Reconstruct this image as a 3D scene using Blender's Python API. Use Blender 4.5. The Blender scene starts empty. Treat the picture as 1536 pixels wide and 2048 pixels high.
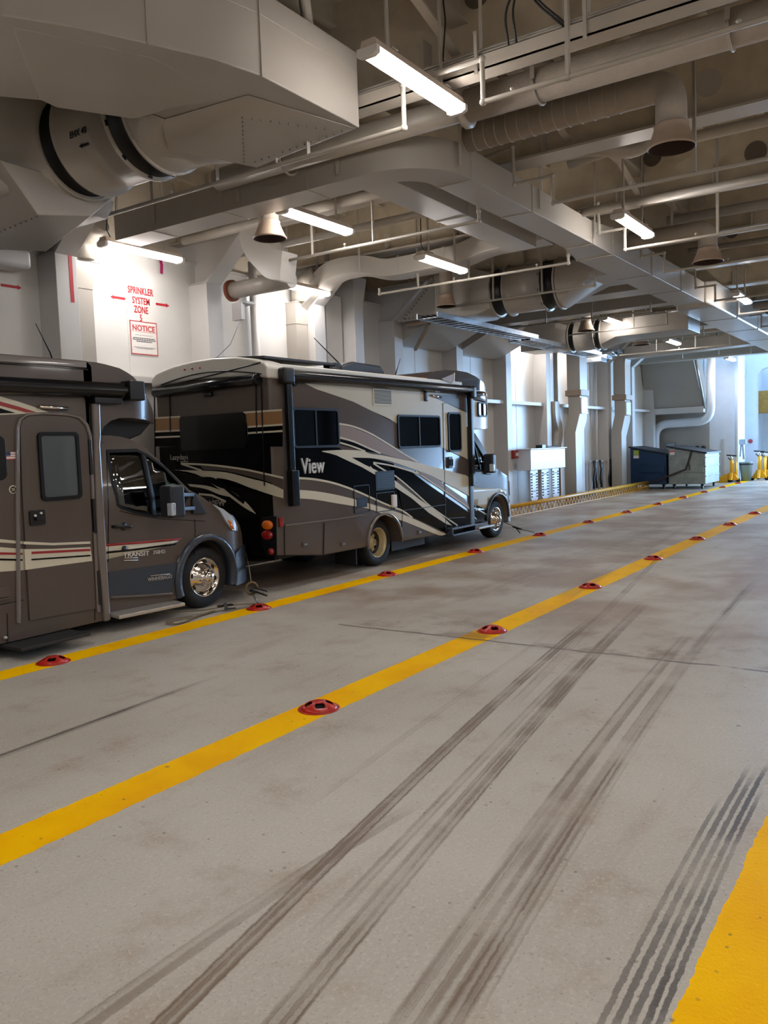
import bpy, bmesh, math, random
from mathutils import Vector, Matrix
random.seed(4)
SC = bpy.context.scene
COL = SC.collection
# ---------------------------------------------------------------- camera
# world frame: X runs forward along the ship, Y to port (the wall with the pillars), Z up, metres
def make_camera():
    yaw, pitch, roll = 0.59557, -0.07525, -0.03633
    f = Vector((math.cos(yaw)*math.cos(pitch), math.sin(yaw)*math.cos(pitch), math.sin(pitch)))
    rt = Vector((math.sin(yaw), -math.cos(yaw), 0)); up = rt.cross(f)
    r2 = rt*math.cos(roll) + up*math.sin(roll); u2 = -rt*math.sin(roll) + up*math.cos(roll)
    cd = bpy.data.cameras.new('camera'); cam = bpy.data.objects.new('camera', cd); COL.objects.link(cam)
    m = Matrix((r2, u2, -f)).transposed().to_4x4(); m.translation = Vector((0, 0, 1.83))
    cam.matrix_world = m
    cd.sensor_fit = 'VERTICAL'; cd.sensor_height = 36; cd.sensor_width = 27
    cd.lens = 1654.5/2048*36; cd.clip_start = .05; cd.clip_end = 200
    SC.camera = cam
make_camera()
SC.view_settings.view_transform = 'Standard'; SC.view_settings.look = 'None'
SC.view_settings.gamma = 1; SC.view_settings.use_curve_mapping = False
SC.view_settings.exposure = 1.05
LAMP = 23.0          # strength of the fluorescent diffusers
# world: the overcast sky outside the ship, seen only through the open end door
W = bpy.data.worlds.new('sky'); SC.world = W; W.use_nodes = True
W.node_tree.nodes['Background'].inputs[0].default_value = (.38, .64, 1, 1)
W.node_tree.nodes['Background'].inputs[1].default_value = 1.3
def area(name, loc, tgt, sx, sy, power, col):
    l = bpy.data.lights.new(name, 'AREA'); l.shape = 'RECTANGLE'; l.size = sx; l.size_y = sy
    l.energy = power; l.color = col
    o = bpy.data.objects.new(name, l); COL.objects.link(o); o.location = loc
    o.rotation_euler = (Vector(tgt)-Vector(loc)).to_track_quat('-Z', 'Y').to_euler(); return o
# daylight entering by the open stern end and by the high side port
area('daylight_stern', (38.2, .6, 2.7), (20, 3.0, 2.0), 7.6, 4.6, 1250, (.38, .64, 1))

# ---------------------------------------------------------------- materials
def lin(c):
    return tuple((x/255/12.92 if x/255 <= .04045 else ((x/255+.055)/1.055)**2.4) for x in c)+(1,)
MAT = {}
def mat(name, rgb, rough=.5, metal=0, spec=.5, bump=0, bscale=20, var=0, vscale=3, emit=None, coat=0, dirt=None, alpha=None, trans=0):
    m = bpy.data.materials.new(name); m.use_nodes = True; nt = m.node_tree; b = nt.nodes['Principled BSDF']
    b.inputs['Base Color'].default_value = lin(rgb); b.inputs['Roughness'].default_value = rough
    b.inputs['Metallic'].default_value = metal; b.inputs['Specular IOR Level'].default_value = spec
    b.inputs['Coat Weight'].default_value = coat; b.inputs['Coat Roughness'].default_value = .05
    b.inputs['Transmission Weight'].default_value = trans
    N = nt.nodes.new; L = nt.links.new
    if var or bump or dirt:
        tc = N('ShaderNodeTexCoord')
    if var or dirt:
        no = N('ShaderNodeTexNoise'); no.inputs['Scale'].default_value = vscale; no.inputs['Detail'].default_value = 6
        L(tc.outputs['Object'], no.inputs['Vector'])
        r = N('ShaderNodeValToRGB'); r.color_ramp.elements[0].position = .35; r.color_ramp.elements[1].position = .7
        c0 = lin(rgb); d = lin(dirt) if dirt else tuple(x*(1-var) for x in c0[:3])+(1,)
        r.color_ramp.elements[0].color = d; r.color_ramp.elements[1].color = c0
        if dirt: r.color_ramp.elements[1].position = .35+.3*(1-var)
        L(no.outputs['Fac'], r.inputs['Fac']); L(r.outputs['Color'], b.inputs['Base Color'])
    if bump:
        nb = N('ShaderNodeTexNoise'); nb.inputs['Scale'].default_value = bscale; nb.inputs['Detail'].default_value = 3
        L(tc.outputs['Object'], nb.inputs['Vector'])
        bp = N('ShaderNodeBump'); bp.inputs['Strength'].default_value = bump; bp.inputs['Distance'].default_value = .02
        L(nb.outputs['Fac'], bp.inputs['Height']); L(bp.outputs['Normal'], b.inputs['Normal'])
    if emit:
        b.inputs['Emission Color'].default_value = lin(emit[0]); b.inputs['Emission Strength'].default_value = emit[1]
    MAT[name] = m; return m
mat('wall_paint', (214, 211, 206), .32, var=.06, vscale=1.5, bump=.08, bscale=2.5)
mat('frame_paint', (206, 202, 198), .38, var=.06, vscale=2)
mat('deck_paint', (200, 189, 170), .5, var=.16, vscale=2.5, bump=.15, bscale=6)
mat('web_paint', (208, 193, 168), .5, var=.2, vscale=4, bump=.2, bscale=10)
mat('beam_paint', (184, 175, 162), .35, var=.08, vscale=3)
mat('duct_paint', (172, 165, 155), .33, var=.07, vscale=1.3, bump=.12, bscale=1.8)
mat('pipe_paint', (178, 170, 158), .4, var=.1, vscale=4)
mat('lagging', (170, 158, 144), .6, var=.12, vscale=5, bump=.3, bscale=25)
mat('bell_paint', (168, 146, 126), .45, var=.15, vscale=8)
mat('bell_dark', (58, 40, 34), .8)
mat('rubber', (14, 14, 15), .42)
mat('black', (12, 12, 13), .35)
mat('dark', (32, 31, 31), .6)
mat('pin', (104, 94, 84), .5)
mat('galv', (168, 172, 176), .35, metal=.7, var=.25, vscale=6, bump=.3, bscale=8)
mat('steel', (150, 150, 150), .35, metal=.8)
mat('badge', (214, 208, 200), .3, metal=.3)
mat('call_red', (150, 46, 40), .5)
mat('chrome', (225, 215, 205), .12, metal=1)
mat('white_plastic', (215, 208, 200), .4)
mat('lamp_body', (196, 180, 164), .45)
mat('lamp', (255, 250, 246), .4, emit=((255, 250, 247), LAMP))
mat('red_paint', (196, 38, 24), .28, var=.25, vscale=18)
mat('red_stencil', (190, 34, 44), .5)
mat('red_sign', (190, 70, 74), .5)
mat('ink', (40, 40, 44), .5)
mat('sign_white', (226, 220, 214), .3)
mat('yellow_paint', (232, 170, 20), .4, var=.2, vscale=6)
mat('yellow_jack', (240, 176, 10), .35)
mat('strap', (122, 104, 72), .8, var=.3, vscale=12)
mat('strap_dark', (48, 40, 34), .7)
mat('taupe', (88, 77, 70), .3, coat=.2, spec=.35, var=.03)
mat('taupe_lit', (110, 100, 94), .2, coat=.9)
mat('rv_black', (12, 11, 12), .1, spec=.16)
mat('rv_cream', (206, 198, 176), .3, coat=.15, spec=.35)
mat('rv_tan', (140, 116, 98), .28, coat=.5)
mat('rv_tan_rear', (150, 112, 74), .28, coat=.5)
mat('rv_cap', (204, 200, 190), .35, coat=.3)
mat('rv_blue', (42, 50, 62), .35, coat=.3)
mat('rv_red', (150, 36, 34), .3)
mat('rv_brown_gloss', (70, 56, 52), .12, coat=1)
mat('awning', (12, 12, 14), .25, spec=.35, coat=.2)
mat('plastic_dark', (34, 36, 42), .4)
mat('glass_dark', (8, 8, 9), .06, spec=.45)
mat('glass_blind', (72, 78, 80), .25, coat=.8)
mat('seal', (14, 14, 16), .5, spec=.25)
mat('silver', (190, 184, 176), .3, metal=.6)
mat('amber', (220, 110, 20), .2, coat=.6)
mat('red_lens', (150, 20, 18), .15, coat=.8)
mat('lens_clear', (205, 215, 225), .1, metal=.4, coat=1)
mat('tyre', (24, 24, 25), .75, bump=.2, bscale=40)
mat('wheel_gold', (196, 180, 140), .3, metal=.35)
mat('hose', (20, 20, 22), .5)
mat('dump_blue', (16, 52, 88), .45, var=.3, vscale=2, bump=.2, bscale=5)
mat('dump_grey', (150, 156, 152), .45, metal=.25, var=.3, vscale=4, bump=.2, bscale=6)
mat('lid', (18, 22, 30), .5)
mat('can_grey', (120, 134, 128), .4)
mat('sticker_green', (170, 176, 60), .5)
mat('cladding', (232, 238, 248), .3, var=.05)
mat('buff', (196, 150, 70), .6, var=.2, vscale=8)
mat('flag_red', (178, 60, 60), .5); mat('flag_blue', (40, 50, 90), .5)
mat('magenta', (150, 10, 80), .6)
mat('orange', (230, 110, 30), .4)
mat('interior', (62, 60, 58), .8)
mat('vinyl', (46, 46, 48), .7)
mat('rust', (120, 66, 40), .8)
def thin_glass(name, rgb, gloss):
    m = bpy.data.materials.new(name); m.use_nodes = True; nt = m.node_tree; nt.nodes.clear(); N = nt.nodes.new; L = nt.links.new
    o = N('ShaderNodeOutputMaterial'); t = N('ShaderNodeBsdfTransparent'); g_ = N('ShaderNodeBsdfGlossy'); x = N('ShaderNodeMixShader'); f = N('ShaderNodeFresnel')
    t.inputs[0].default_value = lin(rgb); g_.inputs['Roughness'].default_value = .02; f.inputs[0].default_value = gloss
    L(f.outputs[0], x.inputs[0]); L(t.outputs[0], x.inputs[1]); L(g_.outputs[0], x.inputs[2]); L(x.outputs[0], o.inputs[0]); MAT[name] = m
thin_glass('cab_glass', (190, 214, 202), 2.3)
mat('dim_wall', (44, 43, 42), .7)  # unseen far starboard wall, kept dark so glossy paint reflects little

# ---------------------------------------------------------------- mesh builder
def tag(o, label=None, cat=None, group=None, kind=None):
    if label: o['label'] = label
    if cat: o['category'] = cat
    if group: o['group'] = group
    if kind: o['kind'] = kind
    return o
def thing(name, loc, label, cat, group=None):
    o = bpy.data.objects.new(name, None); COL.objects.link(o); o.location = loc; o.empty_display_size = .2
    bpy.context.view_layer.update()
    return tag(o, label, cat, group)
def wloc(o):
    v = Vector((0, 0, 0))
    while o is not None: v = v+o.location; o = o.parent
    return v
def frame(d, up=Vector((0, 0, 1))):
    d = Vector(d).normalized()
    if abs(d.dot(up)) > .98: up = Vector((1, 0, 0))
    a = d.cross(up).normalized(); return a, a.cross(d).normalized(), d     # side, up, dir
def rounded(path, rad, seg=6):
    P = [Vector(p) for p in path]; out = [P[0]]
    for i in range(1, len(P)-1):
        a, b, c = P[i-1], P[i], P[i+1]; u = (a-b); v = (c-b)
        r = min(rad, u.length*.49, v.length*.49); p0 = b+u.normalized()*r; p1 = b+v.normalized()*r
        for k in range(seg+1):
            t = k/seg; out.append(p0*(1-t)**2+b*2*t*(1-t)+p1*t*t)
    out.append(P[-1]); return out
class M:
    def __init__(s): s.v = []; s.f = []; s.mi = []; s.sm = []
    def add(s, vs, fs, mi=0, smooth=False):
        n = len(s.v); s.v += [tuple(v) for v in vs]
        for f in fs: s.f.append([n+i for i in f]); s.mi.append(mi); s.sm.append(smooth)
        return s
    def box(s, x0, x1, y0, y1, z0, z1, mi=0):
        return s.add([(x0,y0,z0),(x1,y0,z0),(x1,y1,z0),(x0,y1,z0),(x0,y0,z1),(x1,y0,z1),(x1,y1,z1),(x0,y1,z1)],
              [(0,3,2,1),(4,5,6,7),(0,1,5,4),(1,2,6,5),(2,3,7,6),(3,0,4,7)], mi)
    def bar(s, p, q, w, h, mi=0, up=(0, 0, 1)):
        a, u, d = frame(Vector(q)-Vector(p), Vector(up)); p = Vector(p); q = Vector(q); vs = []
        for c in (p, q):
            for i, j in ((-1,-1),(1,-1),(1,1),(-1,1)): vs.append(c+a*i*w/2+u*j*h/2)
        return s.add(vs, [(0,1,2,3),(7,6,5,4),(0,4,5,1),(1,5,6,2),(2,6,7,3),(3,7,4,0)], mi)
    def prism(s, poly, ax, a, b, mi=0, mside=None):
        n = len(poly); vs = []
        for t in (a, b):
            for (u, w) in poly: vs.append({'x': (t,u,w), 'y': (u,t,w), 'z': (u,w,t)}[ax])
        s.add(vs, [list(range(n)), list(range(2*n-1, n-1, -1))], mi)
        return s.add(vs, [(i, (i+1) % n, n+(i+1) % n, n+i) for i in range(n)], mi if mside is None else mside)
    def rings(s, R, mi=0, smooth=True, closed=True, cap0=True, cap1=True):
        n = len(R[0]); vs = [v for r in R for v in r]; fs = []
        for k in range(len(R)-1):
            for i in range(n if closed else n-1):
                j = (i+1) % n; fs.append((k*n+i, k*n+j, (k+1)*n+j, (k+1)*n+i))
        s.add(vs, fs, mi, smooth)
        if cap0: s.add(R[0], [list(range(n))], mi)
        if cap1: s.add(R[-1], [list(range(n-1, -1, -1))], mi)
        return s
    def tube(s, path, r, n=10, mi=0, cap=True):
        P = [Vector(p) for p in path]; R = []; prev = None
        for i, p in enumerate(P):
            d = (P[min(i+1, len(P)-1)]-P[max(i-1, 0)]).normalized()
            if prev is None: a, u, _ = frame(d)
            else:
                a = (prev-d*prev.dot(d)).normalized(); u = a.cross(d)
            prev = a
            rr = r[i] if isinstance(r, (list, tuple)) else r
            R.append([p+a*math.cos(t)*rr+u*math.sin(t)*rr for t in [2*math.pi*k/n for k in range(n)]])
        return s.rings(R, mi, True, True, cap, cap)
    def cyl(s, p, q, r, n=16, mi=0, r2=None, cap=True):
        return s.tube([p, q], [r, r if r2 is None else r2], n, mi, cap)
    def lathe(s, prof, c, d=(0, 0, 1), n=24, mi=0, smooth=True):      # prof: (radius, distance along d)
        a, u, d = frame(d); c = Vector(c)
        R = [[c+d*h+(a*math.cos(t)+u*math.sin(t))*max(r, 1e-4) for t in [2*math.pi*k/n for k in range(n)]] for r, h in prof]
        return s.rings(R, mi, smooth, True, False, False)
    def duct(s, path, w, h, mi=0, up=(0, 0, 1)):                       # rectangular section swept along a path, w/h may be lists
        P = [Vector(p) for p in path]; R = []; up = Vector(up)
        for i, p in enumerate(P):
            d0 = (P[i]-P[max(i-1, 0)]); d1 = (P[min(i+1, len(P)-1)]-P[i])
            d = (d0.normalized() if d0.length > 0 else Vector())+(d1.normalized() if d1.length > 0 else Vector())
            a, u, _ = frame(d, up)
            c = 1/max(.5, d.normalized().dot((d1 if d1.length > 0 else d0).normalized()))
            ww = w[i] if isinstance(w, list) else w; hh = h[i] if isinstance(h, list) else h
            R.append([p+a*x*ww*c/2+u*y*hh/2 for x, y in ((-1,-1),(1,-1),(1,1),(-1,1))])
        return s.rings(R, mi, False)
    def sphere(s, c, r, n=12, mi=0, sc=(1, 1, 1)):
        R = []
        for k in range(n//2+1):
            t = math.pi*k/(n//2)
            R.append([Vector(c)+Vector((math.sin(t)*math.cos(a)*r*sc[0], math.sin(t)*math.sin(a)*r*sc[1], math.cos(t)*r*sc[2])) for a in [2*math.pi*j/n for j in range(n)]])
        return s.rings(R, mi, True, True, False, False)
    def patch(s, poly, yf, off=0., th=.01, mi=0, grid=.15, smooth=True):   # (x,z) polygon laid on the surface y = yf(x,z)
        poly = [p for i, p in enumerate(poly) if i == 0 or math.dist(p, poly[i-1]) > 1e-3]
        if math.dist(poly[0], poly[-1]) < 1e-3: poly = poly[:-1]
        bm = bmesh.new(); vs = [bm.verts.new((x, 0, z)) for x, z in poly]
        try: bm.faces.new(vs)
        except ValueError: bm.free(); return s
        if grid:
            xs = [p[0] for p in poly]; zs = [p[1] for p in poly]
            for lo, hi, no in ((min(xs), max(xs), (1, 0, 0)), (min(zs), max(zs), (0, 0, 1))):
                k = math.floor(lo/grid)+1
                while k*grid < hi:
                    bmesh.ops.bisect_plane(bm, geom=bm.verts[:]+bm.edges[:]+bm.faces[:], plane_co=Vector(no)*k*grid, plane_no=no); k += 1
        bmesh.ops.triangulate(bm, faces=[f for f in bm.faces if len(f.verts) > 4 or not grid])
        bm.verts.index_update(); n = len(bm.verts)
        A = [(v.co.x, yf(v.co.x, v.co.z)-off, v.co.z) for v in bm.verts]; B = [(v.co.x, yf(v.co.x, v.co.z)-off+th, v.co.z) for v in bm.verts]
        fs = [[v.index for v in f.verts] for f in bm.faces]
        bd = [(e.verts[0].index, e.verts[1].index) for e in bm.edges if len(e.link_faces) == 1]
        bm.free()
        s.add(A, fs, mi, smooth); s.add(A+B, [(a, b, b+n, a+n) for a, b in bd], mi)
        return s.add(B, [f[::-1] for f in fs], mi, smooth)
    def obj(s, name, mats, parent=None, label=None, cat=None, group=None, kind=None, bevel=0, seg=2, ang=35, solid=0, origin=None):
        me = bpy.data.meshes.new(name)
        if parent is not None: o0 = wloc(parent)
        elif origin is not None: o0 = Vector(origin)
        else:
            xs = [v[0] for v in s.v]; ys = [v[1] for v in s.v]; zs = [v[2] for v in s.v]
            o0 = Vector(((min(xs)+max(xs))/2, (min(ys)+max(ys))/2, min(zs)))
        me.from_pydata([Vector(v)-o0 for v in s.v], [], s.f)
        if isinstance(mats, str): mats = [mats]
        for m_ in mats: me.materials.append(MAT[m_] if isinstance(m_, str) else m_)
        me.polygons.foreach_set('material_index', s.mi); me.polygons.foreach_set('use_smooth', s.sm)
        bm = bmesh.new(); bm.from_mesh(me)
        bmesh.ops.remove_doubles(bm, verts=bm.verts, dist=1e-5); bmesh.ops.recalc_face_normals(bm, faces=bm.faces)
        bm.to_mesh(me); bm.free()
        o = bpy.data.objects.new(name, me); COL.objects.link(o)
        if parent is not None: o.parent = parent
        else: o.location = o0
        if bevel:
            b = o.modifiers.new('b', 'BEVEL'); b.width = bevel; b.segments = seg; b.limit_method = 'ANGLE'; b.angle_limit = math.radians(ang)
            b.harden_normals = False
            for p in me.polygons: p.use_smooth = True
            w = o.modifiers.new('w', 'WEIGHTED_NORMAL'); w.keep_sharp = True
        if solid:
            d = o.modifiers.new('s', 'SOLIDIFY'); d.thickness = solid; d.offset = 0
        return tag(o, label, cat, group, kind)
def copy_thing(root, loc, label=None, group=None):
    r = root.copy(); COL.objects.link(r); r.location = loc
    if label: r['label'] = label
    if group: r['group'] = group
    for c in list(root.children):
        k = c.copy(); COL.objects.link(k); k.parent = r
        for g_ in c.children:
            h = g_.copy(); COL.objects.link(h); h.parent = k
    return r
def text(body, size, pos, right, up, m, th=.004, bold=0, sx=1, align='CENTER'):
    """returns an M with the lettering, lying at pos, reading along `right`"""
    cu = bpy.data.curves.new('t', 'FONT'); cu.body = body; cu.size = size; cu.align_x = align; cu.align_y = 'CENTER'
    cu.extrude = th/2; cu.offset = bold; cu.space_character = 1.05
    ob = bpy.data.objects.new('t', cu); COL.objects.link(ob); bpy.context.view_layer.update()
    me = bpy.data.meshes.new_from_object(ob.evaluated_get(bpy.context.evaluated_depsgraph_get()))
    R = Vector(right).normalized(); U = Vector(up); U = (U-R*U.dot(R)).normalized(); Nn = R.cross(U); P = Vector(pos)
    m_ = m if isinstance(m, M) else M()
    vs = [P+R*v.co.x*sx+U*v.co.y+Nn*v.co.z for v in me.vertices]
    m_.add(vs, [list(p.vertices) for p in me.polygons], 0)
    bpy.data.objects.remove(ob); bpy.data.curves.remove(cu); bpy.data.meshes.remove(me)
    return m_
# ================================================================ structure
SP = 2.745                                   # frame spacing of the ship
def FX(k): return 7.095+SP*k                  # centre of side frame k
PI = math.pi
# ---- floor material: grey deck paint, yellow lane stripes, tyre marks, stains
def floor_material():
    m = bpy.data.materials.new('deck_floor'); m.use_nodes = True; nt = m.node_tree; b = nt.nodes['Principled BSDF']
    N = nt.nodes.new; L = nt.links.new
    def inp(n, i, v):
        if hasattr(v, 'links') or hasattr(v, 'is_linked'): L(v, n.inputs[i])
        else: n.inputs[i].default_value = v
    def mth(op, a, b_=0., c=0., clamp=False):
        n = N('ShaderNodeMath'); n.operation = op; n.use_clamp = clamp
        inp(n, 0, a); inp(n, 1, b_); inp(n, 2, c); return n.outputs[0]
    tc = N('ShaderNodeTexCoord'); sx = N('ShaderNodeSeparateXYZ'); L(tc.outputs['Object'], sx.inputs[0])
    X, Y = sx.outputs[0], sx.outputs[1]
    def noise(scale, detail=4, vec=None, rough=.5):
        n = N('ShaderNodeTexNoise'); n.inputs['Scale'].default_value = scale; n.inputs['Detail'].default_value = detail
        n.inputs['Roughness'].default_value = rough
        L(vec if vec is not None else tc.outputs['Object'], n.inputs['Vector']); return n.outputs['Fac']
    def vec(a, b_, c=0.):
        n = N('ShaderNodeCombineXYZ'); inp(n, 0, a); inp(n, 1, b_); inp(n, 2, c); return n.outputs[0]
    def sstep(v, lo, hi):
        n = N('ShaderNodeMapRange'); n.interpolation_type = 'SMOOTHSTEP'; inp(n, 0, v)
        n.inputs[1].default_value = lo; n.inputs[2].default_value = hi; n.inputs[3].default_value = 0; n.inputs[4].default_value = 1; return n.outputs[0]
    def mix(fac, a, c):
        n = N('ShaderNodeMix'); n.data_type = 'RGBA'; inp(n, 0, fac)
        for i, v in ((6, a), (7, c)):
            if isinstance(v, tuple): n.inputs[i].default_value = v
            else: L(v, n.inputs[i])
        return n.outputs[2]
    big = noise(.45, 5); mid = noise(2.2, 6, None, .65); fine = noise(45, 4, None, .7)
    col = mix(sstep(big, .35, .65), lin((188, 182, 171)), lin((176, 169, 157)))
    col = mix(mth('MULTIPLY', sstep(mid, .5, .75), .5), col, lin((146, 122, 100)))
    strn = noise(1.2, 6, vec(mth('MULTIPLY', X, .35), mth('MULTIPLY', Y, 2.2)), .6)          # wear that runs along the lanes
    col = mix(mth('MULTIPLY', sstep(strn, .52, .74), .45), col, lin((148, 124, 102)))
    col = mix(mth('MULTIPLY', sstep(fine, .30, .7), .22), lin((112, 106, 98)), col) if False else mix(mth('MULTIPLY', sstep(fine, .50, .66), .45), col, lin((206, 198, 186)))
    col = mix(mth('MULTIPLY', sstep(noise(75, 3, None, .6), .58, .68), .5), col, lin((128, 118, 106)))
    # browner traffic area ahead of the weld seam
    ahead = mth('MULTIPLY', sstep(X, 6.6, 8.5), sstep(noise(.8, 5), .38, .62))
    col = mix(mth('MULTIPLY', ahead, .75), col, lin((140, 114, 92)))
    # stripes
    edge = mth('MULTIPLY', mth('SUBTRACT', noise(14, 4), .5), .035)
    ye = mth('ADD', Y, edge); stripe = None
    for yc, hw, xe in ((3.695, .155, 40.), (6.74, .15, 37.), (.53, .16, 40.)):
        d = mth('ABSOLUTE', mth('SUBTRACT', ye, yc)); s_ = mth('LESS_THAN', d, hw)
        stripe = s_ if stripe is None else mth('MAXIMUM', stripe, s_)
    wear = sstep(mth('ADD', mth('MULTIPLY', noise(5, 7, None, .7), 1.), mth('MULTIPLY', fine, .25)), .74, .92)
    stripe_f = mth('MULTIPLY', stripe, mth('SUBTRACT', 1., mth('MULTIPLY', wear, .30)))
    ycol = mix(sstep(noise(1.6, 5), .4, .7), lin((255, 196, 0)), lin((246, 178, 0)))
    col = mix(stripe_f, col, ycol)
    # tyre marks: y = a + b x + c x^2
    BK = (72, 65, 61)
    def mark(a, b1, c1, w, x0, x1, rgb, st, sf, seed, xf=1.2):
        nonlocal col
        yc = mth('ADD', mth('MULTIPLY', mth('ADD', mth('MULTIPLY', X, c1), b1), X), a)
        dy = mth('ADD', mth('SUBTRACT', Y, yc), wobble)
        side = sstep(mth('ABSOLUTE', dy), w, w*.72)
        n1 = N('ShaderNodeMapRange'); n1.interpolation_type = 'SMOOTHSTEP'; L(X, n1.inputs[0]); n1.inputs[1].default_value = x0; n1.inputs[2].default_value = x0+xf*.5
        n2 = N('ShaderNodeMapRange'); n2.interpolation_type = 'SMOOTHSTEP'; L(X, n2.inputs[0]); n2.inputs[1].default_value = x1; n2.inputs[2].default_value = x1-xf
        stk = noise(1., 4, vec(mth('MULTIPLY', X, .10), mth('MULTIPLY', dy, sf), seed), .6)
        f = mth('MULTIPLY', mth('MULTIPLY', side, n1.outputs[0]), mth('MULTIPLY', n2.outputs[0], mth('ADD', mth('MULTIPLY', sstep(stk, .42, .58), .72 if rgb != BK else .15), .28 if rgb != BK else .5)))
        f = mth('MINIMUM', .92, mth('MULTIPLY', f, mth('MULTIPLY', st, mth('ADD', .35, mth('MULTIPLY', .65, sstep(mth('ADD', noise(2.0, 5), mth('MULTIPLY', fine, .25)), .42, .72))))))
        col = mix(f, col, lin(rgb))
    wobble = mth('MULTIPLY', mth('SUBTRACT', noise(22, 5, None, .7), .5), .022)
    for a in MARKS: mark(*a)
    # tread print beside the right stripe: five parallel black bands
    # weld seam across the deck
    sd = mth('ABSOLUTE', mth('ADD', mth('SUBTRACT', X, 6.88), mth('MULTIPLY', mth('SUBTRACT', noise(2.5, 4), .5), .10)))
    sm = mth('MULTIPLY', sstep(sd, .035, .004), mth('MULTIPLY', sstep(noise(3.2, 4), .34, .5), .9))
    sm = mth('MULTIPLY', sm, mth('LESS_THAN', Y, 5.3))
    col = mix(sm, col, lin((84, 70, 58)))
    st2 = mth('MULTIPLY', mth('MULTIPLY', sstep(X, 6.7, 7.0), sstep(X, 8.4, 7.0)), mth('MULTIPLY', sstep(noise(1.7, 6, None, .65), .46, .62), mth('LESS_THAN', Y, 5.2)))
    col = mix(mth('MULTIPLY', st2, .6), col, lin((112, 88, 68)))
    # chips and dark specks
    vo = N('ShaderNodeTexVoronoi'); vo.inputs['Scale'].default_value = 2.6; L(tc.outputs['Object'], vo.inputs['Vector'])
    wob = mth('MULTIPLY', noise(30, 2), .05)
    sp = mth('LESS_THAN', mth('ADD', vo.outputs['Distance'], wob), .062)
    col = mix(mth('MULTIPLY', sp, .6), col, lin((84, 76, 72)))
    vo2 = N('ShaderNodeTexVoronoi'); vo2.inputs['Scale'].default_value = 11; L(tc.outputs['Object'], vo2.inputs['Vector'])
    sp2 = mth('MULTIPLY', mth('LESS_THAN', mth('ADD', vo2.outputs['Distance'], mth('MULTIPLY', noise(60, 2), .15)), .17), sstep(noise(1.3, 3), .45, .6))
    col = mix(mth('MULTIPLY', sp2, .55), col, lin((96, 82, 70)))
    L(col, b.inputs['Base Color'])
    L(mth('ADD', mth('MULTIPLY', mid, .3), .30), b.inputs['Roughness'])
    L(mth('SUBTRACT', .40, mth('MULTIPLY', stripe, .37)), b.inputs['Specular IOR Level'])
    bp = N('ShaderNodeBump'); bp.inputs['Strength'].default_value = .35; bp.inputs['Distance'].default_value = .006
    L(mth('ADD', fine, mth('MULTIPLY', mid, 1.5)), bp.inputs['Height']); L(bp.outputs['Normal'], b.inputs['Normal'])
    MAT['deck_floor'] = m
BR = (108, 88, 70); BK = (72, 65, 61)
MARKS = [  # a, b, c, half width, x0, x1, colour, strength, streak frequency, seed
 (1.763, .192, -.005, .052, 1.0, 8.6, BR, 1.15, 30, 1.),
 (1.432, .178, -.004, .062, 1.2, 6.4, BR, 1.1, 26, 2.),
 (1.50, .165, -.003, .075, 5.2, 9.6, BR, .9, 24, 3.),
 (1.000, .141, -.005, .055, 1.2, 11.5, BR, 1.3, 12, 4.),
 (1.10, .141, -.005, .10, 1.2, 4.6, BR, .7, 22, 24.),
 (1.16, .141, -.005, .06, 3.0, 8.2, BR, .7, 20, 5.),
 (.705, .097, -.011, .013, 1.9, 4.4, BK, 1.3, 5, 6., .4),
 (.662, .097, -.011, .015, 1.9, 4.9, BK, 1.5, 5, 7., .4),
 (.620, .097, -.011, .014, 1.9, 4.8, BK, 1.5, 5, 8., .4),
 (.580, .097, -.011, .014, 1.9, 5.0, BK, 1.4, 5, 9., .4),
 (.545, .097, -.011, .012, 1.9, 4.6, BK, 1.3, 5, 10., .4),
 (4.72, .056, 0., .045, 1.5, 5.0, (66, 56, 50), .9, 22, 11.),
 (2.155, .144, -.035, .05, 1.0, 3.6, BR, .6, 20, 12., .5),
 (1.72, .149, 0., .05, 5.0, 13.9, BR, .55, 24, 13.),
 (1.62, .152, -.002, .035, 2.2, 7.2, BR, .55, 26, 14.),
 (2.35, .120, -.002, .03, 3.0, 8.0, BR, .4, 20, 15.),
 (.95, .135, -.004, .02, 2.0, 7.5, BR, .5, 20, 16.),
 (2.9, .09, 0., .14, 9., 20., BR, .3, 9, 17.), (1.2, .02, 0., .3, 9., 24., BR, .3, 5, 18.), (4.6, .02, 0., .25, 9., 24., BR, .3, 6, 19.)]
floor_material()
M().box(-7, 44, -8, 12, -.12, 0).obj('floor', 'deck_floor', kind='structure', origin=(0, 0, 0),
    label='grey painted steel vehicle deck with yellow lane stripes and tyre marks')
def stud_paint(name, scale, rad):        # little dark insulation pins dotted over a painted plate
    m = MAT[name]; nt = m.node_tree; N = nt.nodes.new; L = nt.links.new; b = nt.nodes['Principled BSDF']
    src = b.inputs['Base Color'].links[0].from_socket
    tc = N('ShaderNodeTexCoord'); v = N('ShaderNodeTexVoronoi'); v.inputs['Scale'].default_value = scale; v.inputs['Randomness'].default_value = .55
    L(tc.outputs['Object'], v.inputs['Vector'])
    lt = N('ShaderNodeMath'); lt.operation = 'LESS_THAN'; lt.inputs[1].default_value = rad; L(v.outputs['Distance'], lt.inputs[0])
    mx = N('ShaderNodeMix'); mx.data_type = 'RGBA'; L(lt.outputs[0], mx.inputs[0]); L(src, mx.inputs[6]); mx.inputs[7].default_value = lin((60, 52, 46))
    L(mx.outputs[2], b.inputs['Base Color'])
stud_paint('web_paint', 3.2, .055); stud_paint('deck_paint', 3.0, .055)
DK = 6.35
M().box(-7, 35, -8, 12, DK, DK+.1).obj('ceiling', 'deck_paint', kind='structure', origin=(0, 0, DK), label='beige painted steel deckhead')
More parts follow.
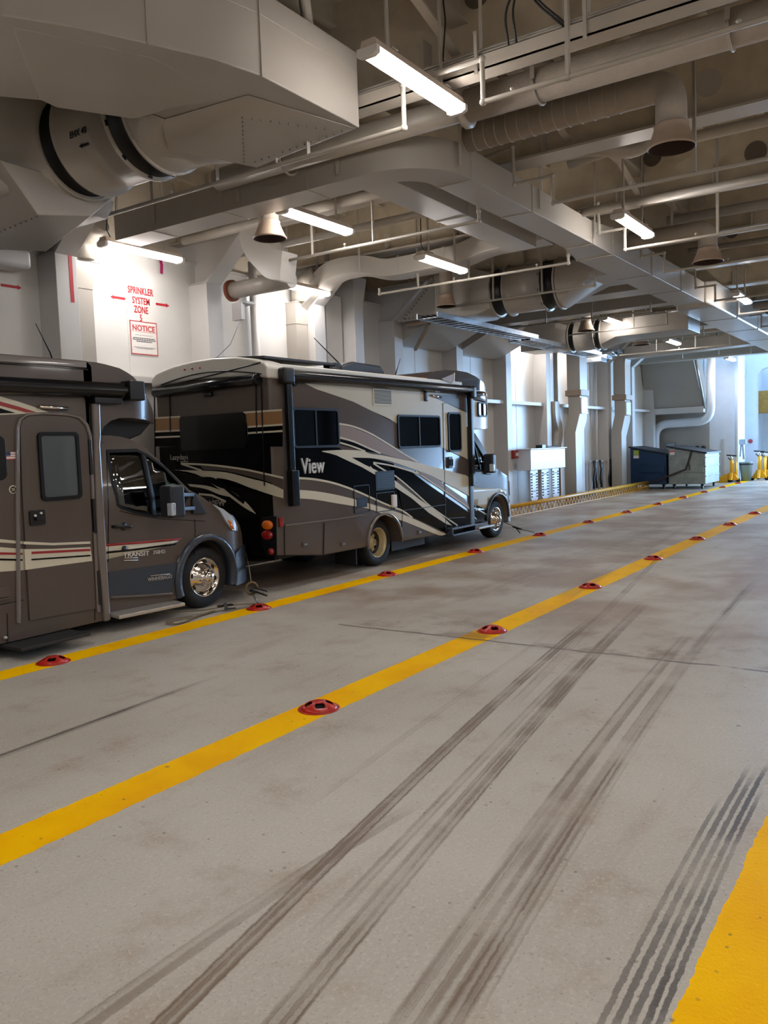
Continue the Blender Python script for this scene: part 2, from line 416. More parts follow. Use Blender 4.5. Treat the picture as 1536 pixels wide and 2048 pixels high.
# longitudinal stiffeners under the deckhead
m = M()
for j in range(22):
    y = -6.5+j*.78
    m.box(-7, 35, y-.008, y+.008, 6.13, DK); m.box(-7, 35, y-.045, y+.045, 6.12, 6.13)
m.obj('trim_1', 'deck_paint', kind='structure', label='row of small stiffeners under the deckhead')
m = M()
for y in (3.75, -1.2):
    m.box(-7, 35, y-.01, y+.01, 5.72, DK); m.box(-7, 35, y-.09, y+.09, 5.70, 5.72)
m.obj('trim_2', 'beam_paint', kind='structure', label='deep lengthwise girder under the deckhead')
# transverse deck beams, one per frame
for k in range(-3, 11):
    x = FX(k)-.02+.0
    m = M(); m.box(x-.008, x+.008, -8, 10.6, 5.33, DK, 0); m.box(x-.18, x+.18, -8, 10.6, 5.30, 5.33, 1)
    for j in range(13):                       # brackets between web and flange
        y = -6.9+j*1.37
        m.box(x-.16, x, y-.006, y+.006, 5.33, 5.62, 1)
    for y, z, r in ((2.17, 5.69, .145), (3.56, 5.93, .13), (6.3, 5.72, .14), (-.6, 5.75, .14)):
        m.cyl((x-.02, y, z), (x-.008, y, z), r, 24, 2 if k % 2 else 3)
    m.obj('ceiling_beam', ['web_paint', 'beam_paint', 'beam_paint', 'pin'], kind='structure', bevel=0)
# port side: lining, insulated plating above it, side frames with knees
m = M(); m.box(-7, 38.3, 10.25, 10.31, 0, 4.97, 0); m.box(-7, 38.3, 10.2, 10.31, 4.955, 4.985, 0)
for k in range(-4, 12): m.box(FX(k)+1.3, FX(k)+1.306, 10.244, 10.25, .2, 4.9, 0)
m.box(-7, 38.3, 10.62, 10.7, 0, DK, 1)
m.obj('wall_left', ['wall_paint', 'deck_paint'], kind='structure', origin=(0, 10.3, 0), label='white lined port side of the vehicle deck')
def side_frame(k):
    x0, x1 = FX(k)-.165, FX(k)+.165
    m = M(); m.box(x0, x1, 9.84, 10.26, 0, 4.62)
    n = [(9.84, 4.62), (8.98, 5.33), (8.98, DK-.02), (10.66, DK-.02), (10.66, 4.62)]
    xc = FX(k); m.prism(n, 'x', xc-.01, xc+.01)
    m.prism([(9.84, 4.60), (8.96, 5.33), (8.99, 5.345), (9.86, 4.63)], 'x', x0, x1)
    m.box(x0, x1, 9.85, 10.62, 4.6, 4.63)
    m.obj('trim_%d' % (k+8), 'frame_paint', kind='structure', label='white box frame on the port side with a knee at its top', bevel=.006)
for k in range(-3, 11): side_frame(k)
# stringer shelves between the frames
m = M()
for k in range(-3, 10):
    m.box(FX(k)+.165, FX(k+1)-.165, 9.95, 10.25, 3.03, 3.05); m.box(FX(k)+.165, FX(k+1)-.165, 9.94, 9.96, 2.96, 3.05)
m.obj('trim_3', 'frame_paint', kind='structure', label='white stringer shelf along the port side')
# unseen starboard side, darkened and closed off against sky reflections, and the back end
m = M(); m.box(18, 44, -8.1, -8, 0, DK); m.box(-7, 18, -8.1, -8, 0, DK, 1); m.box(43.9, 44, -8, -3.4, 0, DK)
for k in range(-4, 9): m.box(FX(k)-.165, FX(k)+.165, -8, -7.6, 0, 5.3)
m.obj('wall_right', ['dim_wall', 'wall_paint'], kind='structure', label='unseen starboard side of the deck, far part darkened against reflections')
M().box(-7.1, -7, -8, 12, 0, DK).obj('wall_back', 'wall_paint', kind='structure')
# ================================================================ motorhomes
def bake(o):
    bpy.context.view_layer.update()
    me = bpy.data.meshes.new_from_object(o.evaluated_get(bpy.context.evaluated_depsgraph_get()))
    o.modifiers.clear(); o.data = me
def cut(o, cutters, keep_bevel=None):
    tmp = []
    for c in cutters:
        k = c.obj('cutter', 'black'); tmp.append(k)
        b = o.modifiers.new('c', 'BOOLEAN'); b.object = k; b.operation = 'DIFFERENCE'; b.solver = 'EXACT'
    bake(o)
    for k in tmp: bpy.data.objects.remove(k)
def shell(poly, y0, y1, ins, mi=0, grid=.12):
    s = M(); bm = bmesh.new(); bm.faces.new([bm.verts.new((x, 0, z)) for x, z in poly])
    xs = [p[0] for p in poly]; zs = [p[1] for p in poly]
    if grid:
        for lo, hi, no in ((min(xs), max(xs), (1, 0, 0)), (min(zs), max(zs), (0, 0, 1))):
            k = math.floor(lo/grid)+1
            while k*grid < hi:
                bmesh.ops.bisect_plane(bm, geom=bm.verts[:]+bm.edges[:]+bm.faces[:], plane_co=Vector(no)*k*grid, plane_no=no); k += 1
    bm.verts.index_update(); n = len(bm.verts)
    A = [(v.co.x, y0+ins(v.co.x, v.co.z), v.co.z) for v in bm.verts]; B = [(v.co.x, y1-ins(v.co.x, v.co.z), v.co.z) for v in bm.verts]
    fs = [[v.index for v in f.verts] for f in bm.faces]
    bd = [(e.verts[0].index, e.verts[1].index) for e in bm.edges if len(e.link_faces) == 1]; bm.free()
    s.add(A+B, fs+[[i+n for i in f[::-1]] for f in fs]+[(a, b, b+n, a+n) for a, b in bd], mi, True)
    return s
def strip(pts, w):
    out = []; back = []
    for i, (x, z) in enumerate(pts):
        a = pts[max(i-1, 0)]; b = pts[min(i+1, len(pts)-1)]; dx, dz = b[0]-a[0], b[1]-a[1]; l = math.hypot(dx, dz) or 1
        ww = w[i] if isinstance(w, list) else w
        out.append((x-dz/l*ww/2, z+dx/l*ww/2)); back.append((x+dz/l*ww/2, z-dx/l*ww/2))
    return out+back[::-1]
def smooth_poly(p, n=4):                       # Catmull-Rom through a polyline
    out = []
    for i in range(len(p)-1):
        a, b, c, d = p[max(i-1, 0)], p[i], p[i+1], p[min(i+2, len(p)-1)]
        for k in range(n):
            t = k/n
            out.append(tuple(.5*((2*b[j])+(-a[j]+c[j])*t+(2*a[j]-5*b[j]+4*c[j]-d[j])*t*t+(-a[j]+3*b[j]-3*c[j]+d[j])*t**3) for j in (0, 1)))
    return out+[p[-1]]
def rrect(x0, x1, z0, z1, r, n=5):
    o = []
    for cx, cz, a0 in ((x1-r, z1-r, 0), (x0+r, z1-r, 90), (x0+r, z0+r, 180), (x1-r, z0+r, 270)):
        for k in range(n+1):
            a = math.radians(a0+90*k/n); o.append((cx+r*math.cos(a), cz+r*math.sin(a)))
    return o
def ring(outer, inner, yf, off, th, mi, s):
    n = len(outer)
    A = [(x, yf(x, z)-off, z) for x, z in outer]; B = [(x, yf(x, z)-off, z) for x, z in inner]
    C = [(x, y+th, z) for x, y, z in A]; D = [(x, y+th, z) for x, y, z in B]
    vs = A+B+C+D; fs = []
    for i in range(n):
        j = (i+1) % n; fs += [(i, j, n+j, n+i), (i, 2*n+i, 2*n+j, j), (n+i, n+j, 3*n+j, 3*n+i), (2*n+i, 3*n+i, 3*n+j, 2*n+j)]
    return s.add(vs, fs, mi)
def wheel(parent, x, y, z, r, side, style):
    """side -1: outer face looks to -Y"""
    d = (0, side, 0); w = .235
    t = M(); prof = [(r*.60, -w/2+.02), (r*.66, -w/2), (r*.90, -w/2), (r*.97, -w/2+.02), (r, -w/2+.05), (r, w/2-.05), (r*.97, w/2-.02), (r*.92, w/2), (r*.66, w/2), (r*.60, w/2-.02)]
    t.lathe(prof, (x, y, z), d, 40)
    wh = t.obj('wheel', 'tyre', parent)
    h = M()
    if style == 'front':
        h.lathe([(r*.61, w/2-.03), (r*.64, w/2+.002), (r*.60, w/2-.004), (r*.56, w/2-.04), (r*.50, w/2-.03), (r*.44, w/2+.0), (r*.30, w/2+.035), (r*.22, w/2+.05), (r*.20, w/2+.085), (r*.16, w/2+.10), (0, w/2+.105)], (x, y, z), d, 40)
        for k in range(8):
            a = 2*math.pi*k/8+.2
            h.cyl((x+math.cos(a)*r*.29, y+side*(w/2+.02), z+math.sin(a)*r*.29), (x+math.cos(a)*r*.29, y+side*(w/2+.065), z+math.sin(a)*r*.29), .015, 8)
            h.cyl((x+math.cos(a+.39)*r*.50, y+side*(w/2-.04), z+math.sin(a+.39)*r*.50), (x+math.cos(a+.39)*r*.50, y+side*(w/2-.018), z+math.sin(a+.39)*r*.50), .027, 12, 1)
        h.obj('hub_cap', ['chrome', 'black'], wh)
    else:
        h.lathe([(r*.61, w/2-.02), (r*.645, w/2+.0), (r*.60, w/2-.015), (r*.56, w/2-.05), (r*.53, w/2-.10), (r*.46, w/2-.135), (r*.28, w/2-.15), (r*.24, w/2-.12), (0, w/2-.12)], (x, y, z), d, 40)
        h.lathe([(r*.50, w/2-.112), (r*.50, w/2-.106), (r*.40, w/2-.12), (r*.40, w/2-.13)], (x, y, z), d, 40, 1)
        for k in range(6):
            a = 2*math.pi*k/6+.4
            h.cyl((x+math.cos(a)*r*.37, y+side*(w/2-.16), z+math.sin(a)*r*.37), (x+math.cos(a)*r*.37, y+side*(w/2-.139), z+math.sin(a)*r*.37), .032, 12, 1)
            h.cyl((x+math.cos(a)*r*.2, y+side*(w/2-.15), z+math.sin(a)*r*.2), (x+math.cos(a)*r*.2, y+side*(w/2-.10), z+math.sin(a)*r*.2), .012, 8)
        h.obj('rim', ['wheel_gold', 'black'], wh)
    return wh
def mirror_part(parent, x, z, yf, hx, hz, w=.15, h=.40):
    """mount at (x, z) on the door, housing centred at (hx, hz), 30 cm outboard"""
    m = M(); y = yf(x, z)
    for dz in (.07, -.09): m.bar((x, y-.01, z+dz), (hx+.03, y-.26, hz+dz), .03, .05)
    m.prism([(x+.16, z-.17), (x-.06, z-.15), (x-.06, z+.0), (x-.02, z+.10)], 'y', y-.04, y+.02)
    o = m.obj('mirror', 'plastic_dark', parent, bevel=.008)
    g_ = M(); g_.box(hx-w/2, hx+w/2, y-.40, y-.20, hz-h/2, hz+h/2); g_.obj('mirror_housing', 'plastic_dark', o, bevel=.035, seg=4)
    l = M(); l.box(hx-w/2-.01, hx-w/2+.05, y-.415, y-.33, hz-h/2+.03, hz-h/2+.17); l.obj('indicator', 'lens_clear', o, bevel=.012)
    return o

# ---- the near motorhome, van cab facing forward, only its front half is in the picture
Y1, Y1F = 7.32, 9.46
rv = thing('motorhome', (4.0, 8.4, 0), 'grey-brown motorhome with a van cab, cut off by the left edge', 'motorhome', None)
flat1 = lambda x, z: Y1
insB = lambda x, z: max(0, x-7.32)**2*.8+max(0, z-1.40)*.18
cab1 = lambda x, z: 7.34+insB(x, z)
insC = lambda x, z: max(0, x-5.99)**2
cap1 = lambda x, z: Y1+insC(x, z)
b = M().prism([(.3, .14), (5.50, .14), (5.50, 2.80), (5.44, 2.85), (.3, 2.87)], 'y', Y1, Y1F)
for poly, mi, off in (
    ([(4.240, 1.162), (4.372, 1.124), (4.630, 1.071), (4.904, 1.028), (5.380, 0.990), (5.378, 0.965), (4.903, 1.004), (4.628, 1.046), (4.237, 1.118)], 1, .003),
    ([(4.234, 1.076), (4.366, 1.049), (4.625, 0.998), (4.900, 0.969), (5.376, 0.931), (5.376, 0.786), (4.945, 0.798), (4.610, 0.799), (4.215, 0.828)], 1, .003),
    ([(4.668, 0.970), (5.354, 0.918), (5.352, 0.895), (4.666, 0.947)], 2, .006), ([(4.230, 1.021), (4.586, 0.968), (4.585, 0.949), (4.228, 0.995)], 2, .006),
    ([(4.662, 0.901), (5.350, 0.856), (5.348, 0.840), (4.661, 0.886)], 3, .006), ([(4.225, 0.964), (4.582, 0.908), (4.581, 0.891), (4.224, 0.945)], 3, .006),
    ([(4.340, 2.483), (4.472, 2.456), (4.642, 2.416), (4.818, 2.365), (4.972, 2.315), (4.722, 2.298), (4.325, 2.276)], 1, .003),
    ([(4.336, 2.428), (4.469, 2.408), (4.638, 2.368), (4.841, 2.313), (4.723, 2.311), (4.466, 2.370), (4.333, 2.392)], 2, .006),
    ([(4.331, 2.354), (4.464, 2.345), (4.616, 2.303), (4.326, 2.292)], 3, .006)):
    b.patch(poly, flat1, off, off, mi, 0, False)
b.box(.3, 5.46, Y1-.004, Y1+.01, 2.755, 2.77, 3)
b.obj('body', ['taupe', 'rv_cream', 'rv_red', 'rv_black'], rv, bevel=.0)
M().prism([(4.402, 2.854), (4.502, 2.846), (5.434, 2.840), (5.429, 2.775), (4.496, 2.777), (4.396, 2.783)], 'y', Y1-.02, Y1+.05).obj('roof_rail', 'taupe_lit', rv, bevel=.006)
k1 = [(5.435, 2.845), (5.559, 2.845), (5.686, 2.830), (5.859, 2.801), (5.957, 2.761), (6.037, 2.720), (6.127, 2.651), (6.200, 2.572), (6.298, 2.493), (6.408, 2.414), (6.573, 2.328), (6.571, 2.228), (6.204, 2.255), (5.956, 2.274), (5.820, 2.269), (5.707, 2.241), (5.616, 2.181), (5.564, 2.100), (5.533, 1.997)]+[(5.40, 2.00), (5.40, 2.845)]
shell(k1, Y1, Y1F, insC).obj('cab_over_cap', 'taupe', rv, bevel=.05, seg=3, ang=40)
M().prism([(5.46, 2.36), (5.46, 2.04), (6.12, 2.02), (6.36, 2.10), (6.52, 2.24), (6.50, 2.32)], 'y', 7.62, 9.16).obj('cap_soffit', 'dark', rv, bevel=.04, seg=3)
# corner post between coach and cab
M().prism([(5.467, 2.497), (5.565, 2.492), (5.549, 2.083), (5.534, 1.985), (5.529, 0.933), (5.530, 0.129), (5.444, 0.127), (5.419, 0.946), (5.453, 1.977)], 'y', Y1-.045, Y1+.1).obj('corner_post', 'taupe_lit', rv, bevel=.03, seg=3)
c1 = [(5.654, 2.088), (5.789, 2.091), (5.920, 2.077), (6.052, 2.047), (6.168, 1.998), (6.261, 1.929), (6.529, 1.683), (6.784, 1.434), (6.961, 1.352), (7.121, 1.248)]+[(7.30, 1.165), (7.50, 1.07), (7.70, .93), (7.82, .78), (7.88, .64), (7.96, .56), (7.98, .40), (7.93, .27), (7.75, .22), (5.45, .17), (5.45, 2.09)]
WX, WZ = 6.985, .375
win1 = [(5.725, 1.922), (6.117, 1.923), (6.265, 1.856), (6.462, 1.719), (6.647, 1.522), (6.752, 1.406), (6.630, 1.225), (6.469, 1.149), (6.223, 1.180), (5.965, 1.240), (5.798, 1.300), (5.745, 1.341), (5.716, 1.554), (5.714, 1.747)]
cab = shell(c1, 7.34, 9.40, insB).obj('cab', 'taupe', rv, bevel=.07, seg=4, ang=40)
cut(cab, [M().prism([(5.58, .7), (5.58, 2.03), (6.10, 1.955), (6.26, 1.86), (6.75, 1.39), (7.05, 1.16), (6.95, .7)], 'y', 7.45, 9.29), M().prism(win1, 'y', 6.9, 9.8), M().prism([(6.36, 1.95), (6.92, 1.44), (6.68, 1.26), (6.12, 1.80)], 'y', 7.66, 9.08), M().cyl((WX, 7.0, WZ), (WX, 7.78, WZ), .455, 40), M().cyl((WX, 8.95, WZ), (WX, 9.8, WZ), .455, 40)])
for yf in (cab1, lambda x, z: 16.74-cab1(x, z)-.02): M().patch(win1, yf, -.012, .006, 0, .15).obj('side_window', 'cab_glass', rv)
d = M(); cx = sum(p[0] for p in win1)/len(win1); cz = sum(p[1] for p in win1)/len(win1)
ring([(cx+(x-cx)*1.03, cz+(z-cz)*1.04) for x, z in win1], [(cx+(x-cx)*.965, cz+(z-cz)*.955) for x, z in win1], cab1, .006, .02, 0, d)
d.patch([(6.159, 1.912), (6.227, 1.876), (6.259, 1.181), (6.194, 1.186)], cab1, .004, .03, 0, .2)
d.obj('window_seal', 'seal', rv)
# cab interior seen through the glass: seat back and steering wheel
for y in (7.62, 8.62): s_ = M(); s_.box(5.72, 5.86, y, y+.5, 1.10, 1.58); s_.box(5.74, 5.86, y+.14, y+.36, 1.57, 1.82); s_.obj('seat', 'vinyl', rv, bevel=.04, seg=3)
s_ = M(); R_ = []
ax, up_, dd = frame((1, 0, .55))
c0 = Vector((6.42, 8.85, 1.38))
s_.tube([c0+ax*math.cos(t)*.19+up_*math.sin(t)*.19 for t in [2*PI*k/24 for k in range(25)]], .014, 8); s_.bar(c0-ax*.18, c0+ax*.18, .03, .03); s_.bar(c0, c0+Vector((.25, 0, -.18)), .05, .05)
s_.obj('steering_wheel', 'black', rv)
# cab decals, panel gaps, cladding
d = M()
d.patch([(5.549, 0.915), (5.964, 0.897), (6.591, 0.873), (6.538, 0.851), (6.446, 0.830), (6.196, 0.812), (5.957, 0.801), (5.772, 0.789), (5.539, 0.775)], cab1, .003, .006, 0, .15)
d.patch([(5.551, 0.941), (5.965, 0.919), (6.606, 0.891), (6.583, 0.866), (5.964, 0.895), (5.549, 0.915)], cab1, .006, .006, 1, .15)
d.patch([(5.545, 0.861), (5.960, 0.846), (6.524, 0.840), (6.502, 0.821), (5.958, 0.824), (5.544, 0.838)], cab1, .006, .006, 2, .15)
d.patch(strip([(6.827, 1.087), (6.828, 0.944), (6.811, 0.783), (6.792, 0.663)], .009), cab1, .003, .006, 2, .15)
d.patch(strip([(5.763, 1.275), (5.987, 1.210), (6.343, 1.136), (6.995, 1.051)], .006), cab1, .003, .006, 2, .15)
d.patch(strip([(5.712, 1.922), (5.635, 1.468), (5.574, 0.744)], .008), cab1, .003, .006, 2, .15)
d.obj('side_stripe', ['rv_cream', 'rv_red', 'rv_black'], rv)
cl = M()
cl.patch([(5.557, 0.640), (5.944, 0.628), (6.534, 0.612), (6.479, 0.504), (6.434, 0.371), (6.405, 0.257), (5.991, 0.303), (5.545, 0.360)], cab1, .022, .05, 0, .15)
cl.obj('lower_cladding', 'rv_blue', rv, bevel=.008)
cl = M(); cl.patch([(5.547, 0.382), (5.993, 0.326), (6.407, 0.280), (6.405, 0.253), (5.991, 0.299), (5.545, 0.353)], cab1, .03, .03, 0, .2); cl.obj('sill_trim', 'taupe', rv)
a0 = [(WX+math.cos(t)*.52, WZ+math.sin(t)*.525) for t in [math.radians(-20+k*220/22) for k in range(23)]]
a1 = [(WX+math.cos(t)*.445, WZ+math.sin(t)*.45) for t in [math.radians(-20+k*220/22) for k in range(23)]]
fl = M(); n = len(a0)
vs = [(x, cab1(x, z)-.035, z) for x, z in a0]+[(x, cab1(x, z)-.05, z) for x, z in a1]+[(x, cab1(x, z)+.05, z) for x, z in a0]+[(x, cab1(x, z)+.12, z) for x, z in a1]
fs = []
for i in range(n-1): fs += [(i, i+1, n+i+1, n+i), (i, 2*n+i, 2*n+i+1, i+1), (n+i, n+i+1, 3*n+i+1, 3*n+i)]
fl.add(vs, fs, 0, True).obj('wheel_arch_trim', 'rv_blue', rv)
bp = [(7.47, .60), (7.62, .66), (7.85, .66), (8.0, .58), (8.03, .42), (7.98, .27), (7.85, .20), (7.44, .20), (7.44, .36)]
shell(bp, 7.30, 9.44, insB).obj('bumper', 'rv_blue', rv, bevel=.04, seg=3, ang=40)
hl = M(); hl.patch([(7.107, 1.249), (7.289, 1.172), (7.427, 1.075), (7.572, 0.921), (7.561, 0.872), (7.430, 0.900), (7.339, 0.998), (7.230, 1.156)], cab1, .025, .1, 0, .06); hl.obj('headlight', 'lens_clear', rv, bevel=.01)
hl = M(); hl.patch([(7.348, 1.040), (7.418, 1.001), (7.474, 0.903), (7.412, 0.916)], cab1, .03, .02, 0, .06); hl.obj('turn_signal', 'amber', rv)
g_ = M()
for k in range(5): g_.box(7.80+.012*k-.10, 7.86-.02*k+.02, 7.9, 8.85, .92-.065*k, .95-.065*k)
g_.obj('grille', 'plastic_dark', rv)
wheel(rv, WX, 7.50, .37, .37, -1, 'front'); wheel(rv, WX, 9.26, .37, .37, 1, 'front')
wheel(rv, 1.9, 7.62, .37, .37, -1, 'rear')
wheel(rv, 1.9, 9.14, .37, .37, 1, 'rear')
u = M(); u.box(.5, 7.4, 7.9, 8.9, .18, .50); u.box(.6, 5.0, 7.55, 9.2, .30, .34); u.obj('chassis', 'black', rv)
rb = M(); rb.prism([(0, 0), (1, 0)], 'y', 0, 0) if False else None
rb = M(); q = [(5.534, 0.180), (6.452, 0.159)]
rb.add([(q[0][0], 7.16, q[0][1]+.01), (q[1][0], 7.16, q[1][1]+.01), (q[1][0], 7.36, q[1][1]+.03), (q[0][0], 7.36, q[0][1]+.03), (q[0][0], 7.16, q[0][1]-.03), (q[1][0], 7.16, q[1][1]-.03), (q[1][0], 7.36, q[1][1]-.01), (q[0][0], 7.36, q[0][1]-.01)],
       [(0, 1, 2, 3), (7, 6, 5, 4), (0, 4, 5, 1), (1, 5, 6, 2), (2, 6, 7, 3), (3, 7, 4, 0)])
rb.obj('running_board', 'silver', rv, bevel=.008)
st = M(); st.box(4.30, 5.05, 6.98, 7.36, .10, .13); st.obj('entry_step', 'dark', rv, bevel=.006)
mirror_part(rv, 6.84, 1.31, cab1, 6.24, 1.345, .21, .36)
h = M(); h.tube(rounded([(x, cab1(x, z)-o_, z) for (x, z), o_ in zip([(5.651, 1.116), (5.689, 1.113), (5.863, 1.099), (5.904, 1.095)], (0, .04, .04, 0))], .02), .016, 8); h.lathe([(.05, 0), (.045, .006), (0, .008)], ([(5.800, 1.105)][0][0], 7.343, [(5.800, 1.105)][0][1]), (0, -1, 0), 16)
h.obj('door_handle', 'black', rv)
ft = M(); p_ = [(5.791, 0.861)][0]; ft.lathe([(.035, 0), (.033, .012), (0, .014)], (p_[0], 7.338, p_[1]), (0, -1, 0), 16); ft.obj('fuel_cap', 'black', rv)
tx = M(); p_ = [(5.751, 0.810), (6.030, 0.779), (6.206, 0.776), (5.864, 0.741), (6.236, 0.488)]
text('TRANSIT', .068, (5.945, 7.332, .782), (1, 0, -.06), (0, 0, 1), tx, .006, .001, 1.25)
text('350HD', .058, (6.262, 7.332, .768), (1, 0, -.06), (0, 0, 1), tx, .006, 0, 1.0)
tx.obj('lettering', 'white_plastic', rv)
tx = M(); text('WINNEBAGO', .058, (p_[4][0], 7.310, p_[4][1]-.012), (1, 0, -.03), (0, 0, 1), tx, .004, .001, .95)
tx.patch(strip([(6.107, 0.519), (6.236, 0.512), (6.380, 0.502)], .008), cab1, .03, .01, 0, 0); tx.patch(strip([(5.775, 0.762), (5.964, 0.741)], .012), cab1, .01, .008, 0, 0); tx.patch(strip([(5.773, 0.736), (5.962, 0.715)], .012), cab1, .01, .008, 0, 0)
tx.obj('lettering', 'silver', rv)
# coach door
dr = [(4.476, 0.324), (4.558, 1.537), (4.605, 2.154), (4.638, 2.243), (4.722, 2.298), (4.906, 2.312), (5.193, 2.300), (5.311, 2.275), (5.387, 2.198), (5.424, 2.083), (5.401, 1.127), (5.390, 0.265), (4.598, 0.284)]
di = [(4.609, 0.307), (4.620, 1.533), (4.644, 2.154), (4.667, 2.227), (4.735, 2.272), (4.904, 2.285), (5.181, 2.274), (5.285, 2.249), (5.357, 2.180), (5.390, 2.075), (5.370, 1.130), (5.354, 0.289)]
dm = M(); dm.patch(di, flat1, .02, .03, 0, 0, False); door = dm.obj('door', 'taupe', rv)
ds = M()
yy = Y1-.026
for poly, mi, off in (([(4.595, 1.078), (4.904, 1.028), (5.339, 0.994), (5.337, 0.970), (4.903, 1.004), (4.596, 1.050)], 0, .026), ([(4.598, 1.003), (4.900, 0.969), (5.335, 0.936), (5.345, 0.790), (4.945, 0.798), (4.592, 0.802)], 0, .026), ([(4.668, 0.970), (5.329, 0.919), (5.328, 0.896), (4.666, 0.947)], 1, .03), ([(4.662, 0.901), (5.325, 0.857), (5.328, 0.841), (4.661, 0.886)], 2, .03)):
    ds.patch(poly, flat1, off, .008, mi, 0, False)
ds.obj('door_stripe', ['rv_cream', 'rv_red', 'rv_black'], door)
dm = M()
fo = [(4.475, 0.308), (4.601, 2.154), (4.633, 2.248), (4.719, 2.301), (4.906, 2.317), (5.193, 2.305), (5.321, 2.279), (5.399, 2.203), (5.436, 2.083), (5.410, 0.243)]
fi = [(4.504, 0.302), (4.629, 2.154), (4.657, 2.235), (4.728, 2.280), (4.905, 2.294), (5.186, 2.282), (5.298, 2.260), (5.372, 2.189), (5.407, 2.080), (5.372, 0.250)]
nn = len(fo); vs = [(x, Y1-.03, z) for x, z in fo]+[(x, Y1-.03, z) for x, z in fi]+[(x, Y1+.01, z) for x, z in fo]+[(x, Y1+.01, z) for x, z in fi]; fs = []
for i in range(nn-1): fs += [(i, i+1, nn+i+1, nn+i), (i, 2*nn+i, 2*nn+i+1, i+1), (nn+i, nn+i+1, 3*nn+i+1, 3*nn+i)]
dm.add(vs, fs, 0, True).obj('door_frame', 'taupe_lit', rv)
wf = [(4.809, 2.121), (5.268, 2.110), (5.228, 1.424), (4.795, 1.447)]
wx0, wx1, wz0, wz1 = wf[0][0], wf[1][0], wf[3][1], wf[0][1]
m = M(); ring(rrect(wx0, wx1, wz0, wz1, .05), rrect(wx0+.035, wx1-.035, wz0+.035, wz1-.035, .03), lambda x, z: Y1, .045, .03, 0, m); m.obj('window_frame', 'seal', door)
m = M(); m.patch(rrect(wx0+.03, wx1-.03, wz0+.03, wz1-.03, .03), lambda x, z: Y1, .03, .01, 0, 0, False); m.obj('window', 'glass_blind', door)
hb = [(4.670, 1.365), (4.834, 1.347), (4.833, 1.208), (4.663, 1.220)]
m = M(); m.patch(rrect(hb[0][0], hb[1][0], hb[3][1], hb[0][1], .02), flat1, .04, .025, 0, 0, False); m.cyl((hb[0][0]+.05, Y1-.055, hb[0][1]-.05), (hb[0][0]+.05, Y1-.04, hb[0][1]-.05), .012, 12, 1); m.cyl((hb[1][0]-.05, Y1-.055, hb[0][1]-.03), (hb[1][0]-.05, Y1-.04, hb[0][1]-.03), .012, 12, 1); m.bar((hb[0][0]+.05, Y1-.06, (hb[0][1]+hb[3][1])/2-.01), (hb[1][0]-.04, Y1-.06, (hb[0][1]+hb[3][1])/2-.01), .02, .03)
m.obj('door_lock', ['black', 'white_plastic'], door, bevel=.004)
hg = [(5.398, 2.013), (5.466, 2.012), (5.459, 1.835)]
for z in (hg[0][1]-.15, 1.25, .5): M().box(hg[0][0]-.01, hg[0][0]+.02, Y1-.035, Y1-.01, z-.18, z+.18).obj('hinge', 'black', door)
lp = [(4.855, 2.369), (5.168, 2.356)]
m = M(); m.tube([(lp[0][0], Y1-.03, lp[0][1]), (lp[1][0], Y1-.03, lp[1][1])], .018, 10); m.obj('porch_light', 'chrome', rv, bevel=0)
# left rear window edge, flag sticker, round sticker, hatches
m = M(); q = [(4.117, 2.092), (4.482, 2.090), (4.451, 1.673)]; m.patch(rrect(q[0][0], q[1][0], q[2][1], q[0][1], .07), flat1, .02, .03, 0, 0, False); m.obj('window', 'glass_dark', rv, bevel=.004)
q = [(4.477, 1.937), (4.588, 1.935), (4.583, 1.862), (4.473, 1.873)]
m = M(); m.patch([(q[0][0], q[0][1]), (q[1][0], q[0][1]), (q[1][0], q[2][1]), (q[0][0], q[2][1])], flat1, .004, .004, 0, 0, False)
for k in range(3): zz = q[2][1]+(q[0][1]-q[2][1])*(.14+.3*k); m.patch([(q[0][0], zz), (q[1][0], zz), (q[1][0], zz+.016), (q[0][0], zz+.016)], flat1, .006, .003, 2, 0, False)
m.patch([(q[0][0], q[0][1]), ((q[0][0]+q[1][0])/2, q[0][1]), ((q[0][0]+q[1][0])/2, (q[0][1]+q[2][1])/2), (q[0][0], (q[0][1]+q[2][1])/2)], flat1, .008, .003, 1, 0, False)
m.obj('flag_sticker', ['flag_red', 'flag_blue', 'sign_white'], rv, label='small red white and blue flag sticker')
q = [(4.535, 1.580)][0]; m = M(); m.lathe([(.040, .002), (.040, .005), (.033, .006), (0, .006)], (q[0], Y1, q[1]), (0, -1, 0), 24); m.lathe([(.030, .006), (.030, .008), (0, .008)], (q[0], Y1, q[1]), (0, -1, 0), 20, 1)
for k in range(3): m.box(q[0]-.018, q[0]+.018, Y1-.010, Y1-.008, q[1]-.015+.012*k, q[1]-.010+.012*k, 0)
m.obj('round_sticker', ['rv_cream', 'rv_black'], rv, label='round cream and black sticker')
m = M(); q = [(4.237, 0.676), (4.421, 0.646), (4.425, 0.572)]; m.box(q[0][0], q[1][0], Y1-.02, Y1, q[2][1], q[0][1]); m.box(q[0][0], q[1][0], Y1-.03, Y1-.02, q[2][1]-.02, q[2][1]-.005)
m.obj('hatch_latch', 'taupe', rv, bevel=.006)
q = [(4.349, 0.190)][0]; m = M(); m.sphere((q[0], Y1-.01, q[1]), .02, 10); m.obj('valve', 'silver', rv)
for q_ in ([(4.224, 0.510), (4.570, 0.514)], [(5.451, 2.488), (5.445, 2.312), (5.351, 0.163)], [(4.390, 0.415), (4.373, 0.123)]): M().patch(strip(q_, .01), flat1, .004, .006, 0, 0, False).obj('panel_seam', 'black', rv)
q = [(4.319, 2.630), (6.004, 2.631), (4.310, 2.513), (5.983, 2.496)]
m = M(); z0, z1 = 2.47, 2.36
